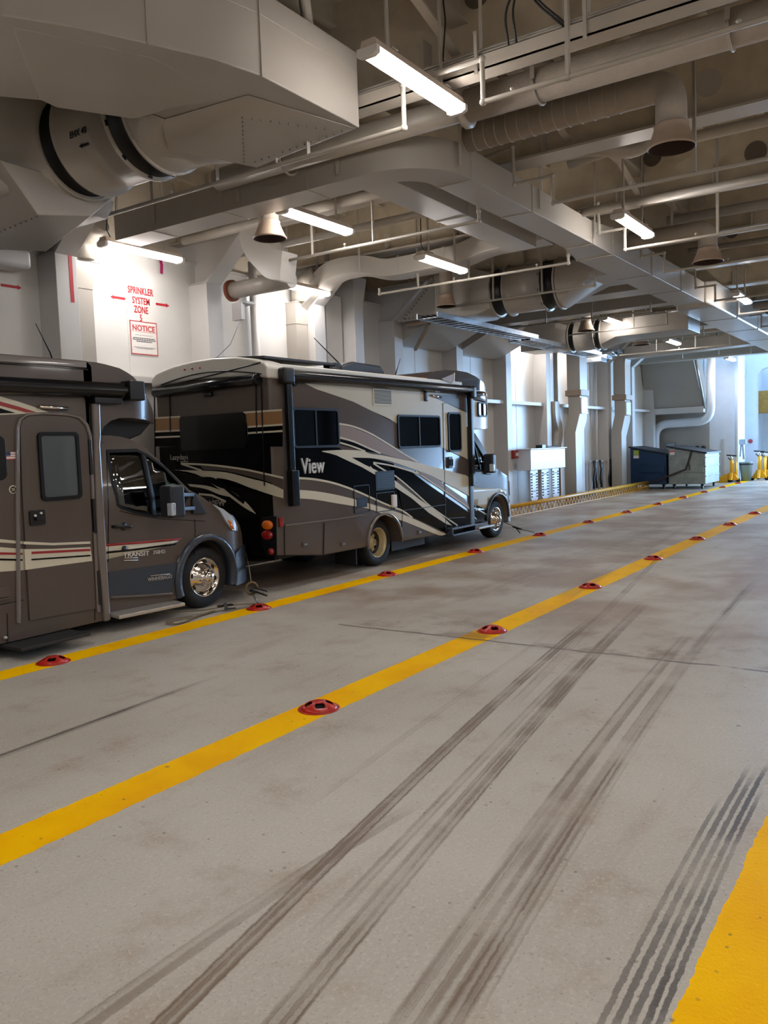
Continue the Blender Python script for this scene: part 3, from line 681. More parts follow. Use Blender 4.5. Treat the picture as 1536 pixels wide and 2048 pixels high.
m.prism([(7.30, 2.64), (7.21, 2.63), (7.17, 2.59), (7.165, 2.54), (7.19, 2.50), (7.24, 2.475), (7.30, 2.47)], 'x', .5, 5.85, 0)
aw = m.obj('awning', 'awning', rv, bevel=.012, seg=3)
q = [(5.996, 2.671), (6.156, 2.642), (6.136, 2.529), (6.038, 2.461), (5.981, 2.468), (5.925, 2.476)]
m = M(); m.box(5.84, 6.04, 7.14, 7.31, 2.45, 2.66); m.obj('end_cap', 'black', aw, bevel=.02, seg=3)
M().box(5.45, 5.80, 7.22, 7.31, 2.41, 2.48).obj('bracket', 'black', aw, bevel=.01)
m = M(); m.tube([(5.62, 8.1, 2.84), (5.50, 8.0, 3.0), (5.28, 7.9, 3.28)], [.012, .008, .004], 8); m.obj('antenna', 'black', rv)
q = [(5.498, 2.862)][0]; m = M(); m.sphere((5.62, 7.55, 2.80), .055, 12, 0, (1.3, .6, .7)); m.obj('marker_light', 'orange', rv)
m = M(); m.box(4.2, 4.62, 8.5, 9.0, 2.86, 3.02); m.box(4.48, 4.74, 8.62, 8.84, 3.0, 3.16); m.obj('roof_unit', 'black', rv, bevel=.05, seg=3)
m = M(); m.bar((7.35, 7.55, 1.30), (7.30, 8.9, 1.30), .03, .03); m.bar((6.35, 7.62, 1.88), (6.9, 7.6, 1.40), .03, .012); m.obj('wiper_cowl', 'black', rv)
m = M(); m.add([(6.24, 7.60, 1.94), (6.80, 7.60, 1.43), (6.80, 9.14, 1.43), (6.24, 9.14, 1.94), (6.236, 7.60, 1.936), (6.796, 7.60, 1.426), (6.796, 9.14, 1.426), (6.236, 9.14, 1.936)], [(0, 1, 2, 3), (7, 6, 5, 4), (0, 4, 5, 1), (1, 5, 6, 2), (2, 6, 7, 3), (3, 7, 4, 0)]); m.obj('windscreen', 'cab_glass', rv)
M().box(6.6, 7.0, 7.5, 9.25, .9, 1.16).obj('dashboard', 'vinyl', rv, bevel=.05, seg=3)
# ---- the far motorhome: whole, seen from its rear quarter
Y2, Y2F, XR, XF = 7.26, 9.44, 8.16, 13.60
rw = thing('motorhome', (11.5, 8.35, 0), 'whole motorhome in black, brown and cream sweeping stripes with chrome lettering', 'motorhome')
flat2 = lambda x, z: Y2
insT = lambda x, z: max(0, x-15.17)**2*.5+max(0, z-1.45)*.2
cab2 = lambda x, z: 7.34+insT(x, z)
insK = lambda x, z: max(0, x-14.12)**2*.5
cap2 = lambda x, z: Y2+insK(x, z)
RX2, RZ2 = 10.70, .375
ol = [(XR, .49), (9.15, .365), (10.2, .355), (11.12, .335), (12.6, .305), (13.56, .285), (XF, .30), (XF, 2.97), (XR, 2.97)]
bd = M().prism(ol, 'y', Y2, Y2F).obj('body', ['taupe'], rw, bevel=.035, seg=3)
cut(bd, [M().prism([(10.22, .0)]+[(RX2+.02+math.cos(t)*.46, .36+math.sin(t)*.44) for t in [PI-PI*k/20 for k in range(21)]]+[(11.18, 0)], 'y', 7.0, 7.85),
         M().prism([(10.22, .0)]+[(RX2+.02+math.cos(t)*.46, .36+math.sin(t)*.44) for t in [PI-PI*k/20 for k in range(21)]]+[(11.18, 0)], 'y', 8.85, 9.7)])
d = M()
def P2(poly, mi, off): d.patch(poly, flat2, off, .003, mi, 0, False)
# 0 cream 1 black 2 tan 3 taupe
P2([(8.710, 2.825), (9.133, 2.706), (9.595, 2.628), (10.004, 2.554), (10.479, 2.425), (10.893, 2.327), (11.158, 2.242), (12.494, 1.845), (13.374, 1.637), (13.574, 1.574), (13.669, 2.770), (11.818, 2.805), (10.459, 2.831)], 0, .003)
P2([(12.154, 2.729), (12.425, 2.678), (12.746, 2.616), (13.078, 2.542), (13.425, 2.473), (13.648, 2.425), (13.670, 2.792), (13.007, 2.768)], 3, .005)
P2([(8.562, 1.893), (9.593, 1.883), (9.888, 1.763), (10.523, 1.694), (10.702, 1.663), (11.031, 1.602), (11.032, 1.344), (11.888, 0.936), (12.863, 0.424), (12.654, 0.326), (12.325, 0.435), (11.257, 0.796), (10.921, 0.936), (10.347, 1.115), (10.660, 1.015), (10.528, 1.066), (9.960, 1.247), (9.432, 1.391), (8.937, 1.474), (8.535, 1.505)], 1, .004)
P2([(9.610, 2.005), (9.880, 1.967), (10.264, 1.886), (10.668, 1.774), (10.172, 1.824), (9.605, 1.934)], 1, .004)
P2([(10.895, 1.574), (11.584, 1.436), (12.021, 1.235), (12.645, 0.974), (13.317, 0.693), (13.538, 0.596), (13.522, 0.327), (13.056, 0.405), (12.189, 0.803), (11.531, 1.165), (11.053, 1.414)], 1, .004)
P2([(12.645, 0.974), (13.537, 0.588), (13.518, 0.262), (12.668, 0.349), (12.618, 0.541)], 1, .003)
P2([(9.624, 2.215), (9.979, 2.172), (10.410, 2.064), (10.866, 1.908), (11.350, 1.730), (11.743, 1.611), (11.208, 1.672), (10.709, 1.767), (10.530, 1.798), (10.177, 1.908), (9.611, 2.025)], 2, .005)
P2([(11.752, 1.460), (12.032, 1.409), (12.340, 1.319), (12.657, 1.169), (13.351, 0.879), (13.589, 0.682), (13.321, 0.761), (12.648, 1.032), (12.102, 1.290)], 2, .005)
P2(strip(smooth_poly([(9.616, 2.227), (9.980, 2.187), (10.412, 2.082), (10.867, 1.924), (11.350, 1.744), (11.743, 1.611)]), .026), 0, .008)
P2(strip(smooth_poly([(9.603, 2.032), (9.965, 1.966), (10.352, 1.859), (10.668, 1.774)]), .024), 0, .008)
P2(strip(smooth_poly([(9.599, 1.959), (9.918, 1.897), (10.260, 1.815)]), .024), 0, .008)
P2(smooth_poly([(9.208, 1.842), (9.462, 1.847), (9.747, 1.846), (10.172, 1.824), (10.390, 1.774), (10.772, 1.734), (11.208, 1.670), (11.742, 1.597), (12.194, 1.516), (12.673, 1.437), (13.050, 1.369), (13.435, 1.305)])+[(13.541, 1.261), (13.522, 0.948)]+smooth_poly([(13.522, 0.948), (12.906, 1.120), (12.340, 1.309), (12.032, 1.397), (11.588, 1.496), (11.033, 1.621), (10.849, 1.653), (10.387, 1.708), (9.886, 1.733), (9.579, 1.781), (9.341, 1.811), (9.207, 1.833)]), 0, .006)
P2([(9.303, 1.821), (9.579, 1.786), (9.886, 1.738), (10.203, 1.622), (10.580, 1.501), (10.484, 1.453), (10.156, 1.578), (9.860, 1.669), (9.538, 1.772)], 0, .0075)
P2(strip(smooth_poly([(10.459, 1.625), (10.790, 1.495), (11.053, 1.409), (11.531, 1.165), (12.189, 0.803), (13.057, 0.416)]), .026), 0, .008)
P2(strip(smooth_poly([(10.460, 1.638), (10.895, 1.583), (11.372, 1.495), (11.841, 1.386)]), .024), 0, .009)
P2([(11.032, 1.344), (11.284, 1.217), (11.777, 0.977), (12.344, 0.734), (12.863, 0.428), (12.635, 0.488), (12.067, 0.728), (11.522, 1.020), (11.025, 1.232)], 0, .006)
P2([(10.378, 1.592), (10.498, 1.501), (10.495, 1.447), (10.373, 1.517)], 0, .006)
P2(strip(smooth_poly([(11.696, 1.451), (11.914, 1.359), (12.178, 1.246), (12.896, 0.957), (13.565, 0.666)]), .024), 0, .009)
P2(strip(smooth_poly([(12.340, 1.319), (12.659, 1.217), (12.907, 1.145), (13.580, 0.911)]), .024), 0, .009)
P2(strip(smooth_poly([(8.534, 1.493), (8.936, 1.462), (9.431, 1.379), (9.960, 1.237), (10.527, 1.050), (10.659, 1.006), (10.920, 0.925), (11.258, 0.823), (11.537, 0.689)]), .03), 0, .007)
P2(smooth_poly([(8.523, 1.337), (8.962, 1.294), (9.499, 1.204), (9.993, 1.096), (10.340, 1.011), (10.817, 0.892), (11.255, 0.771), (11.791, 0.597), (12.324, 0.405), (12.666, 0.304)])+smooth_poly([(12.603, 0.294), (12.358, 0.316), (11.784, 0.495), (11.248, 0.663), (10.745, 0.802), (10.334, 0.927), (9.987, 0.995), (9.491, 1.082), (8.954, 1.176), (8.516, 1.223)]), 0, .006)
d.obj('side_graphics', ['rv_cream', 'rv_black', 'rv_tan', 'taupe'], rw)
# panel gaps, belt moulding, wheel-arch lip, storage latches
m = M()
for s_ in ([(8.343, 0.873), (9.476, 0.855), (10.152, 0.859)], ): m.patch(strip(s_, .022), flat2, .022, .022, 0, 0, False)
m.obj('belt_moulding', 'taupe_lit', rw)
for s_ in ([(9.189, 0.828), (9.143, 0.375)], [(11.242, 0.839), (11.177, 0.369)], [(12.639, 0.892), (12.626, 0.333)], [(11.277, 0.833), (12.635, 0.826)], [(8.332, 0.868), (8.315, 0.479)], [(12.662, 2.594), (12.644, 1.777), (12.637, 0.850)], [(12.662, 2.594), (12.787, 2.613), (13.425, 2.486)], [(12.620, 0.583), (13.353, 0.539)]): M().patch(strip(s_, .01), flat2, .011, .01, 0, 0, False).obj('panel_seam', 'black', rw)
ar = [(RX2+.02+math.cos(t)*.485, .36+math.sin(t)*.465) for t in [PI*1.02-PI*1.04*k/20 for k in range(21)]]
m = M(); m.tube([(x, Y2-.005, z) for x, z in ar], .022, 8); m.obj('wheel_arch_trim', 'taupe_lit', rw)
for q in ([(8.747, 0.572)], [(9.622, 0.476)], [(11.750, 0.430)]):
    x, z = q[0]; m = M(); m.box(x-.06, x+.06, Y2-.012, Y2, z-.035, z+.035); m.box(x-.035, x+.03, Y2-.02, Y2-.01, z-.015, z+.01, 1); m.obj('latch', ['taupe', 'steel'], rw, bevel=.004)
def win(parent, q, yf, split=None, name='window', r=.06, gm='glass_dark'):
    x0, x1, z0, z1 = q; m = M(); ring(rrect(x0, x1, z0, z1, r), rrect(x0+.03, x1-.03, z0+.03, z1-.03, r*.7), yf, .03, .03, 0, m)
    if split: m.box(split-.015, split+.015, yf(split, z0)-.028, yf(split, z0), z0+.02, z1-.02)
    f = m.obj(name+'_frame', 'seal', parent)
    m = M(); m.patch(rrect(x0+.025, x1-.025, z0+.025, z1-.025, r*.7), yf, .014, .01, 0, 0, False); m.obj('pane', gm, f)
    return f
a = [(8.578, 2.436), (9.623, 2.439), (9.593, 1.878), (8.562, 1.904)]; win(rw, (a[0][0], a[1][0]-.02, (a[2][1]+a[3][1])/2, (a[0][1]+a[1][1])/2), flat2, [(9.076, 2.142)][0][0])
a = [(11.167, 2.384), (12.519, 2.378), (12.492, 1.825), (11.143, 1.855)]; win(rw, (a[0][0], a[1][0], (a[2][1]+a[3][1])/2, (a[0][1]+a[1][1])/2), flat2, [(11.824, 2.184)][0][0])
# entry door with tall narrow window
q = [(12.683, 2.598), (13.447, 2.476), (13.363, 0.559), (12.629, 0.582)]
dm = M(); dm.patch([(q[0][0]+.02, .42), (q[0][0]+.02, 2.36), (q[0][0]+.08, 2.42), (13.38, 2.42), (13.42, 2.36), (13.42, .42)], flat2, .0095, .01, 0, 0, False) if False else None
a = [(12.798, 2.450), (13.268, 2.445), (13.238, 1.739), (12.784, 1.753)]
wn = win(rw, (a[0][0], a[1][0], (a[2][1]+a[3][1])/2, (a[0][1]+a[1][1])/2), flat2, None, 'door_window', .07)
q = [(12.770, 1.661), (12.905, 1.657), (12.905, 1.459)]; m = M(); m.box(q[0][0], q[1][0], Y2-.03, Y2-.01, q[2][1], q[0][1]); m.bar((q[1][0]-.05, Y2-.05, q[0][1]-.04), (q[1][0]-.05, Y2-.05, q[2][1]+.04), .03, .02, 1); m.obj('door_lock', ['rv_blue', 'black'], rw, bevel=.006)
# louvred vents
def louvre(q, n, mb, ms, name):
    x0, x1, z0, z1 = q; m = M(); m.box(x0, x1, Y2-.012, Y2, z0, z1)
    for k in range(n):
        z = z0+.03+(z1-z0-.06)*(k+.5)/n; m.box(x0+.03, x1-.03, Y2-.014, Y2-.010, z-.006, z+.006, 1)
    return m.obj(name, [mb, ms], rw, bevel=0)
a = [(10.512, 2.782), (11.048, 2.788), (11.040, 2.510)]; louvre((a[0][0], a[1][0], a[2][1], a[0][1]), 10, 'rv_cream', 'dark', 'vent')
a = [(10.501, 1.497), (11.033, 1.482), (11.024, 1.199)]; louvre((a[0][0], a[1][0], a[2][1], a[0][1]), 9, 'seal', 'black', 'vent')
a = [(9.986, 1.122), (10.249, 1.109), (10.249, 0.974)]; louvre((a[0][0], a[1][0], a[2][1], a[0][1]), 5, 'seal', 'black', 'vent')
a = [(9.922, 1.310), (10.323, 1.287), (10.298, 0.893)]; m = M(); ring(rrect(a[0][0], a[1][0], a[2][1], a[0][1], .02), rrect(a[0][0]+.012, a[1][0]-.012, a[2][1]+.012, a[0][1]-.012, .015), flat2, .014, .012, 0, m); m.obj('access_hatch', 'black', rw)
a = [(10.498, 1.165), (11.010, 1.132), (10.993, 0.863)]; m = M(); ring(rrect(a[0][0], a[1][0], a[2][1], a[0][1], .02), rrect(a[0][0]+.012, a[1][0]-.012, a[2][1]+.012, a[0][1]-.012, .015), flat2, .014, .012, 0, m); m.obj('access_hatch', 'black', rw)
a = [(10.911, 1.112), (11.038, 1.103), (11.025, 0.901)]; m = M(); m.box(a[0][0], a[1][0], Y2-.05, Y2, a[2][1], a[0][1]); m.obj('side_light', 'white_plastic', rw, bevel=.02, seg=3)
# chrome lettering
q = [(8.978, 1.634)][0]
text('View', .30, (q[0], Y2-.012, q[1]), (1, 0, 0), (.12, 0, 1), M(), .02, .004, .80).obj('lettering', 'badge', rw, label='chrome lettering on the side')
q = [(8.671, 2.774)][0]; m = M(); m.lathe([(.055, 0), (.055, .02), (.045, .03), (.035, .02), (0, .02)], (q[0], Y2, q[1]), (0, -1, 0), 20); m.obj('speaker', 'black', rw)
q = [(12.076, 2.717)][0]; m = M(); m.box(q[0]-.06, q[0]+.05, Y2-.04, Y2, q[1]-.10, q[1]+.06); m.obj('speaker', 'black', rw, bevel=.02)
q = [(12.427, 2.708)][0]; m = M(); m.tube([(q[0]-.15, Y2-.02, q[1]+.01), (q[0]+.15, Y2-.02, q[1]-.01)], .02, 8); m.obj('porch_light', 'chrome', rw)
# awning with its two arms
m = M(); m.prism([(7.25, 2.94), (7.16, 2.93), (7.11, 2.89), (7.10, 2.84), (7.13, 2.80), (7.20, 2.775), (7.25, 2.77)], 'x', 8.36, 13.55)
aw = m.obj('awning', 'awning', rw, bevel=.012, seg=3)
m = M(); m.box(8.30, 8.52, 7.10, 7.24, 2.74, 2.95); m.obj('end_cap', 'black', aw, bevel=.04, seg=3)
m = M(); m.box(13.50, 13.66, 7.10, 7.24, 2.70, 2.93); m.obj('end_cap', 'black', aw, bevel=.04, seg=3)
m = M(); m.box(8.42, 8.52, 7.17, 7.235, 1.16, 2.80); m.box(8.40, 8.54, 7.13, 7.235, 1.12, 1.6); m.obj('awning_arm', 'awning', aw, bevel=.012)
m = M(); m.box(13.50, 13.60, 7.15, 7.235, 1.10, 2.78); m.obj('awning_arm', 'black', aw, bevel=.012)
# corner mouldings
M().box(13.52, 13.70, 7.235, 7.4, .27, 2.2).obj('corner_post', 'rv_blue', rw, bevel=.03, seg=3)
# over-cab bunk
k2 = [(12.10, 2.96), (12.25, 3.07), (12.45, 3.14), (12.80, 3.185), (13.20, 3.20), (13.60, 3.19), (13.95, 3.13), (14.25, 3.04), (14.45, 2.93), (14.45, 2.86), (13.62, 2.86), (13.0, 2.90)]
kf = shell(k2, Y2+.005, Y2F-.005, insK).obj('cap_fairing', 'rv_brown_gloss', rw, bevel=.06, seg=4, ang=40)
m = M(); m.patch([(12.62, 3.02), (13.08, 3.135), (13.05, 2.985), (12.95, 2.965)], cap2, .012, .008, 0, 0, False); m.obj('recess', 'rv_tan', kf)
m = M(); m.patch(strip([(13.09, 3.15), (13.07, 3.0), (12.98, 2.96)], .02), cap2, .02, .01, 0, 0); m.obj('trim', 'rv_cap', kf)
k3 = [(13.55, 2.87), (14.40, 2.88), (14.72, 2.80), (14.86, 2.62), (14.88, 2.42), (14.80, 2.26), (14.60, 2.17), (14.2, 2.15), (13.55, 2.17)]
shell(k3, Y2, Y2F, insK).obj('over_cab_bunk', 'rv_cream', rw, bevel=.08, seg=4, ang=40)
m = M(); m.patch(smooth_poly([(13.62, 2.84), (14.0, 2.86), (14.4, 2.85), (14.66, 2.76), (14.76, 2.66)])+[(14.76, 2.58), (14.2, 2.66), (13.62, 2.70)], cap2, .008, .01, 0, .12); m.obj('bunk_stripe', 'rv_brown_gloss', rw)
win(rw, (13.95, 14.38, 2.38, 2.66), cap2, 14.16, 'bunk_window', .05)
# van cab
c2 = [(13.5, .33), (13.5, 2.17), (14.05, 2.17), (14.25, 2.07), (14.41, 1.89), (14.60, 1.63), (14.78, 1.40), (15.05, 1.31), (15.40, 1.20), (15.68, 1.06), (15.84, .88), (15.92, .68), (15.96, .50), (15.92, .33), (15.75, .27)]
WX2, WZ2 = 14.87, .375
w2 = [(14.046, 2.031), (14.244, 1.996), (14.328, 1.859), (14.485, 1.651), (14.461, 1.445), (14.259, 1.381), (13.794, 1.437)]
cab_ = shell(c2, 7.34, 9.36, insT).obj('cab', 'taupe', rw, bevel=.09, seg=4, ang=40)
w2 = [(13.72, 1.36), (13.72, 1.98), (13.95, 2.03), (14.15, 1.93), (14.45, 1.56), (14.50, 1.40), (14.3, 1.36)]
cut(cab_, [M().prism([(13.60, .7), (13.60, 2.10), (14.0, 2.10), (14.2, 1.99), (14.72, 1.36), (15.0, 1.15), (14.9, .7)], 'y', 7.45, 9.25), M().prism(w2, 'y', 6.9, 9.9), M().prism([(14.32, 2.10), (14.90, 1.42), (14.62, 1.28), (14.12, 1.95)], 'y', 7.62, 9.08), M().cyl((WX2, 7.0, WZ2), (WX2, 7.75, WZ2), .45, 40), M().cyl((WX2, 8.95, WZ2), (WX2, 9.8, WZ2), .45, 40)])
for yf in (cab2, lambda x, z: 16.69-cab2(x, z)): M().patch(w2, yf, -.01, .006, 0, .15).obj('side_window', 'cab_glass', rw)
cx = sum(p[0] for p in w2)/len(w2); cz = sum(p[1] for p in w2)/len(w2); m = M()
ring([(cx+(x-cx)*1.06, cz+(z-cz)*1.06) for x, z in w2], [(cx+(x-cx)*.94, cz+(z-cz)*.93) for x, z in w2], cab2, .006, .02, 0, m); m.patch([(14.08, 1.98), (14.12, 1.95), (14.2, 1.36), (14.15, 1.36)], cab2, .004, .03, 0, .2); m.obj('window_seal', 'seal', rw)
m = M()
m.patch([(13.66, 1.10), (14.3, 1.02), (14.9, .98), (15.3, .93), (15.32, .80), (15.1, .86), (14.9, .84), (14.5, .78), (14.35, .60), (13.66, .80)], cab2, .004, .006, 0, .12)
m.patch([(13.66, .80), (14.35, .60), (14.36, .36), (13.66, .36)], cab2, .005, .006, 1, .12)
m.patch(strip([(13.66, .72), (14.0, .63), (14.36, .50)], .028), cab2, .009, .006, 0, .12); m.patch(strip([(13.66, .58), (13.85, .50), (13.95, .44)], .02), cab2, .009, .006, 0, .12)
m.obj('side_stripe', ['rv_cream', 'rv_black'], rw)
m = M(); m.add([(14.24, 7.58, 2.06), (14.78, 7.58, 1.40), (14.78, 9.12, 1.40), (14.24, 9.12, 2.06), (14.236, 7.58, 2.056), (14.776, 7.58, 1.396), (14.776, 9.12, 1.396), (14.236, 9.12, 2.056)], [(0, 1, 2, 3), (7, 6, 5, 4), (0, 4, 5, 1), (1, 5, 6, 2), (2, 6, 7, 3), (3, 7, 4, 0)]); m.obj('windscreen', 'cab_glass', rw)
m = M(); m.box(13.70, 13.95, 7.31, 7.34, 1.14, 1.18); m.obj('door_handle', 'black', rw, bevel=.008)
bp = [(15.42, .62), (15.70, .70), (15.93, .62), (15.99, .48), (15.94, .30), (15.76, .24), (15.34, .26)]
shell(bp, 7.32, 9.38, insT).obj('bumper', 'galv', rw, bevel=.05, seg=3, ang=40)
m = M(); m.patch([(15.50, 1.10), (15.66, 1.04), (15.82, .86), (15.74, .78), (15.58, .86)], cab2, .02, .08, 0, .06); m.obj('headlight', 'lens_clear', rw, bevel=.01)
aa = [(WX2+math.cos(t)*.50, WZ2+math.sin(t)*.50) for t in [PI*k/20 for k in range(21)]]; m = M(); m.tube([(x, cab2(x, z)-.01, z) for x, z in aa], .03, 8); m.obj('wheel_arch_trim', 'rv_blue', rw)
m = M(); m.box(13.75, 14.40, 7.18, 7.36, .27, .31); m.obj('running_board', 'silver', rw, bevel=.01)
m = M(); m.box(12.62, 13.52, 7.10, 7.30, .26, .30); m.box(12.64, 13.50, 7.12, 7.3, .37, .41); m.box(12.62, 12.66, 7.12, 7.3, .26, .41); m.box(13.48, 13.52, 7.12, 7.3, .26, .41); m.obj('entry_step', 'rv_blue', rw, bevel=.01)
mirror_part(rw, 14.40, 1.44, cab2, 13.98, 1.50, .16, .36)
wheel(rw, WX2, 7.50, .37, .37, -1, 'front'); wheel(rw, WX2, 9.22, .37, .37, 1, 'front')
wheel(rw, RX2, 7.50, .37, .37, -1, 'rear'); wheel(rw, RX2, 9.20, .37, .37, 1, 'rear')
wheel(rw, RX2, 7.78, .37, .37, -1, 'rear'); wheel(rw, RX2, 8.92, .37, .37, 1, 'rear')
m = M(); m.box(8.3, 15.5, 7.95, 8.75, .30, .60); m.box(11.25, 12.3, 7.5, 7.9, .16, .40); m.cyl((11.0, 7.62, .21), (11.6, 7.62, .21), .04, 12, 1); m.obj('chassis', ['black', 'steel'], rw)
m = M(); m.box(10.05, 10.07, 7.35, 7.75, .10, .45); m.obj('mud_flap', 'dark', rw)
# rear wall -------------------------------------------------
def RP(m, poly, off, mi=0, th=.003):
    n = len(poly); vs = [(XR-off, y, z) for y, z in poly]+[(XR-off+th, y, z) for y, z in poly]
    bm = bmesh.new(); f = bm.faces.new([bm.verts.new((0, y, z)) for y, z in poly]); bmesh.ops.triangulate(bm, faces=[f]); bm.verts.index_update(); fs = [[v.index for v in q.verts] for q in bm.faces]; bm.free()
    m.add(vs, fs+[[i+n for i in f] for f in fs]+[(i, (i+1) % n, n+(i+1) % n, n+i) for i in range(n)], mi)
m = M()
RP(m, [(7.285, .50), (9.415, .50), (9.415, 1.98), (7.285, 1.98)], .004, 0)
RP(m, [(9.477, 2.405), (8.945, 2.397), (8.960, 2.204), (9.493, 2.210)], .008, 2); RP(m, [(7.707, 2.386), (7.056, 2.383), (7.052, 2.198), (7.659, 2.200)], .008, 2)
for p in ([(9.477, 2.405), (8.945, 2.397)], [(9.493, 2.210), (8.960, 2.204)], [(9.500, 2.127), (8.966, 2.121)], [(7.723, 2.389), (7.055, 2.385)], [(7.659, 2.195), (7.052, 2.198)], [(7.664, 2.113), (7.057, 2.116)]): RP(m, strip(p, .024), .011, 1)
RP(m, [(9.494, 2.203), (8.960, 2.197), (8.978, 1.978), (9.511, 1.995)], .006, 0); RP(m, [(7.659, 2.191), (7.053, 2.190), (7.069, 1.916), (7.676, 1.936)], .006, 0)
sm = smooth_poly
RP(m, strip(sm([(8.979, 1.737), (8.588, 1.717), (8.196, 1.686), (7.757, 1.633), (7.398, 1.571), (7.079, 1.512)]), .026), .011, 1)
RP(m, strip([(8.969, 1.732), (8.561, 1.630)], .024), .012, 1)
RP(m, sm([(8.561, 1.630), (8.106, 1.599), (7.643, 1.507), (7.346, 1.448), (7.088, 1.358)])+sm([(7.095, 1.248), (7.253, 1.281), (7.651, 1.382), (8.018, 1.488), (8.274, 1.502), (7.785, 1.212), (7.591, 1.038)])+sm([(7.591, 1.038), (7.792, 1.120), (8.126, 1.303), (8.568, 1.540), (8.867, 1.620), (9.180, 1.649)]), .009, 1)
RP(m, sm([(8.590, 1.694), (8.197, 1.670), (7.759, 1.617), (7.399, 1.553), (7.080, 1.496)])+sm([(7.087, 1.373), (7.345, 1.463), (7.641, 1.529), (8.104, 1.615), (8.527, 1.639)]), .008, 3)
RP(m, sm([(8.864, 1.447), (8.510, 1.421), (8.283, 1.373), (7.969, 1.280)])+sm([(7.908, 1.246), (8.224, 1.291), (8.513, 1.374), (8.815, 1.411)]), .010, 1)
RP(m, sm([(8.568, 1.540), (8.337, 1.526), (8.121, 1.384), (8.280, 1.408), (8.472, 1.492)]), .012, 0)
RP(m, strip([(8.290, 1.502), (8.029, 1.326), (7.787, 1.189)], .05), .013, 0)
RP(m, strip([(8.653, 1.303), (8.388, 1.284), (8.134, 1.199)], .03), .010, 1)
m.obj('rear_graphics', ['rv_black', 'rv_cream', 'rv_tan_rear', 'taupe'], rw)
a = [(8.944, 2.406), (7.677, 2.384), (7.693, 1.903), (8.982, 1.925)]
m = M(); RP(m, rrect(a[1][0], a[0][0], (a[2][1]+a[3][1])/2, (a[0][1]+a[1][1])/2, .07), .03, 0, .03); m.obj('rear_window', 'glass_dark', rw, bevel=.006)
# roof cap over the rear wall
q = [(9.461, 3.017), (9.065, 3.068), (8.650, 3.110), (8.159, 3.102), (7.692, 3.071), (7.248, 3.025)]
cap = [(Y2F+.03, 2.83)]+[(Y2F+.03, 2.96), (9.35, 3.04), (9.0, 3.11), (8.6, 3.145), (8.2, 3.15), (7.8, 3.13), (7.5, 3.08), (7.30, 3.02), (Y2-.03, 2.96), (Y2-.03, 2.80)]
cap += [(7.45, 2.84), (8.0, 2.87), (8.6, 2.88), (9.2, 2.86)]
m = M(); m.prism(cap, 'x', XR-.05, XR+.30); rc = m.obj('roof_cap', 'rv_cap', rw, bevel=.035, seg=3)
for y in (8.75, 8.60, 8.45): M().lathe([(.018, 0), (.015, .012), (0, .014)], (XR-.05, y, 3.04), (-1, 0, 0), 12).obj('marker_light', 'red_lens', rc)
for s_ in (0, 1): M().tube([(XR-.065, 7.33+1.9*t_, 3.01-.165*math.sin(t_*PI*.5)+.02*math.sin(t_*PI) if s_ == 0 else 2.865+.10*math.sin(t_*PI)) for t_ in [k/12 for k in range(13)]], .010, 6).obj('cable', 'black', rc)
m = M(); m.box(XR+.1, 12.2, Y2+.01, Y2F-.01, 2.95, 3.0); m.box(XR+.2, 13.4, Y2, Y2+.10, 2.93, 3.01); m.obj('roof', 'rv_cap', rw, bevel=.02)
m = M(); m.prism([(Y2F-.35, 3.10), (8.3, 3.18), (7.42, 3.12), (7.42, 3.09), (8.3, 3.15), (Y2F-.35, 3.07)], 'x', 8.28, 9.8); m.obj('roof_panel', 'dark', rw)
m = M(); m.box(9.78, 9.86, 7.5, 7.62, 3.02, 3.12); m.box(9.86, 10.0, 7.46, 7.66, 3.08, 3.14); m.obj('roof_vent', 'black', rw, bevel=.01)
m = M(); m.prism([(10.35, 3.0), (10.42, 3.16), (10.75, 3.24), (11.5, 3.22), (11.62, 3.14), (11.64, 3.0)], 'y', 7.75, 8.5); m.obj('roof_air_conditioner', 'plastic_dark', rw, bevel=.04, seg=3)
m = M(); m.prism([(11.9, 3.0), (12.05, 3.12), (12.9, 3.12), (13.0, 3.0)], 'y', 8.0, 8.9); m.obj('roof_vent', 'rv_cap', rw, bevel=.03)
m = M(); m.tube([(10.18, 7.6, 3.0), (10.18, 7.6, 3.14), (9.75, 7.75, 3.52)], [.014, .012, .006], 8); m.obj('antenna', 'black', rw)
m = M(); m.tube([(12.3, 8.0, 3.1), (12.42, 7.95, 3.42)], [.012, .005], 8); m.obj('antenna', 'black', rw)
# slide-out roller cover, camera, seams
q = [(9.371, 2.804), (7.394, 2.808), (9.394, 2.745), (7.384, 2.731)]
m = M(); m.cyl((XR-.07, q[0][0], 2.76), (XR-.07, q[1][0]+.0, 2.80), .065, 20); m.cyl((XR-.07, q[1][0]-.03, 2.80), (XR-.07, q[1][0]+.02, 2.80), .08, 20); m.obj('roller_cover', 'awning', rw)
q = [(8.336, 2.670)][0]; m = M(); m.box(XR-.07, XR, q[0]-.07, q[0]+.07, q[1]-.03, q[1]+.03); m.obj('rear_camera', 'black', rw, bevel=.015)
for y0 in ([(9.130, 2.704), (9.153, 2.200)], [(7.479, 2.727), (7.498, 2.108)], [(7.379, 2.807), (7.407, 1.415)], [(9.450, 2.725), (9.514, 1.748)]): M().bar((XR-.012, y0[0][0], y0[0][1]), (XR-.012, y0[1][0], y0[1][1]), .014, .014).obj('panel_seam', 'black', rw)
def lens(q, ry, rz, mt, name):
    y, z = q; m = M(); R_ = []
    for r_, h in ((1, 0), (.97, .02), (.8, .034), (.4, .042), (.01, .044)): R_.append([(XR-.01-h, y+math.cos(t)*ry*r_, z+math.sin(t)*rz*r_) for t in [2*PI*k/28 for k in range(28)]])
    m.rings(R_, 0, True, True, False, False); return m.obj(name, mt, rw)
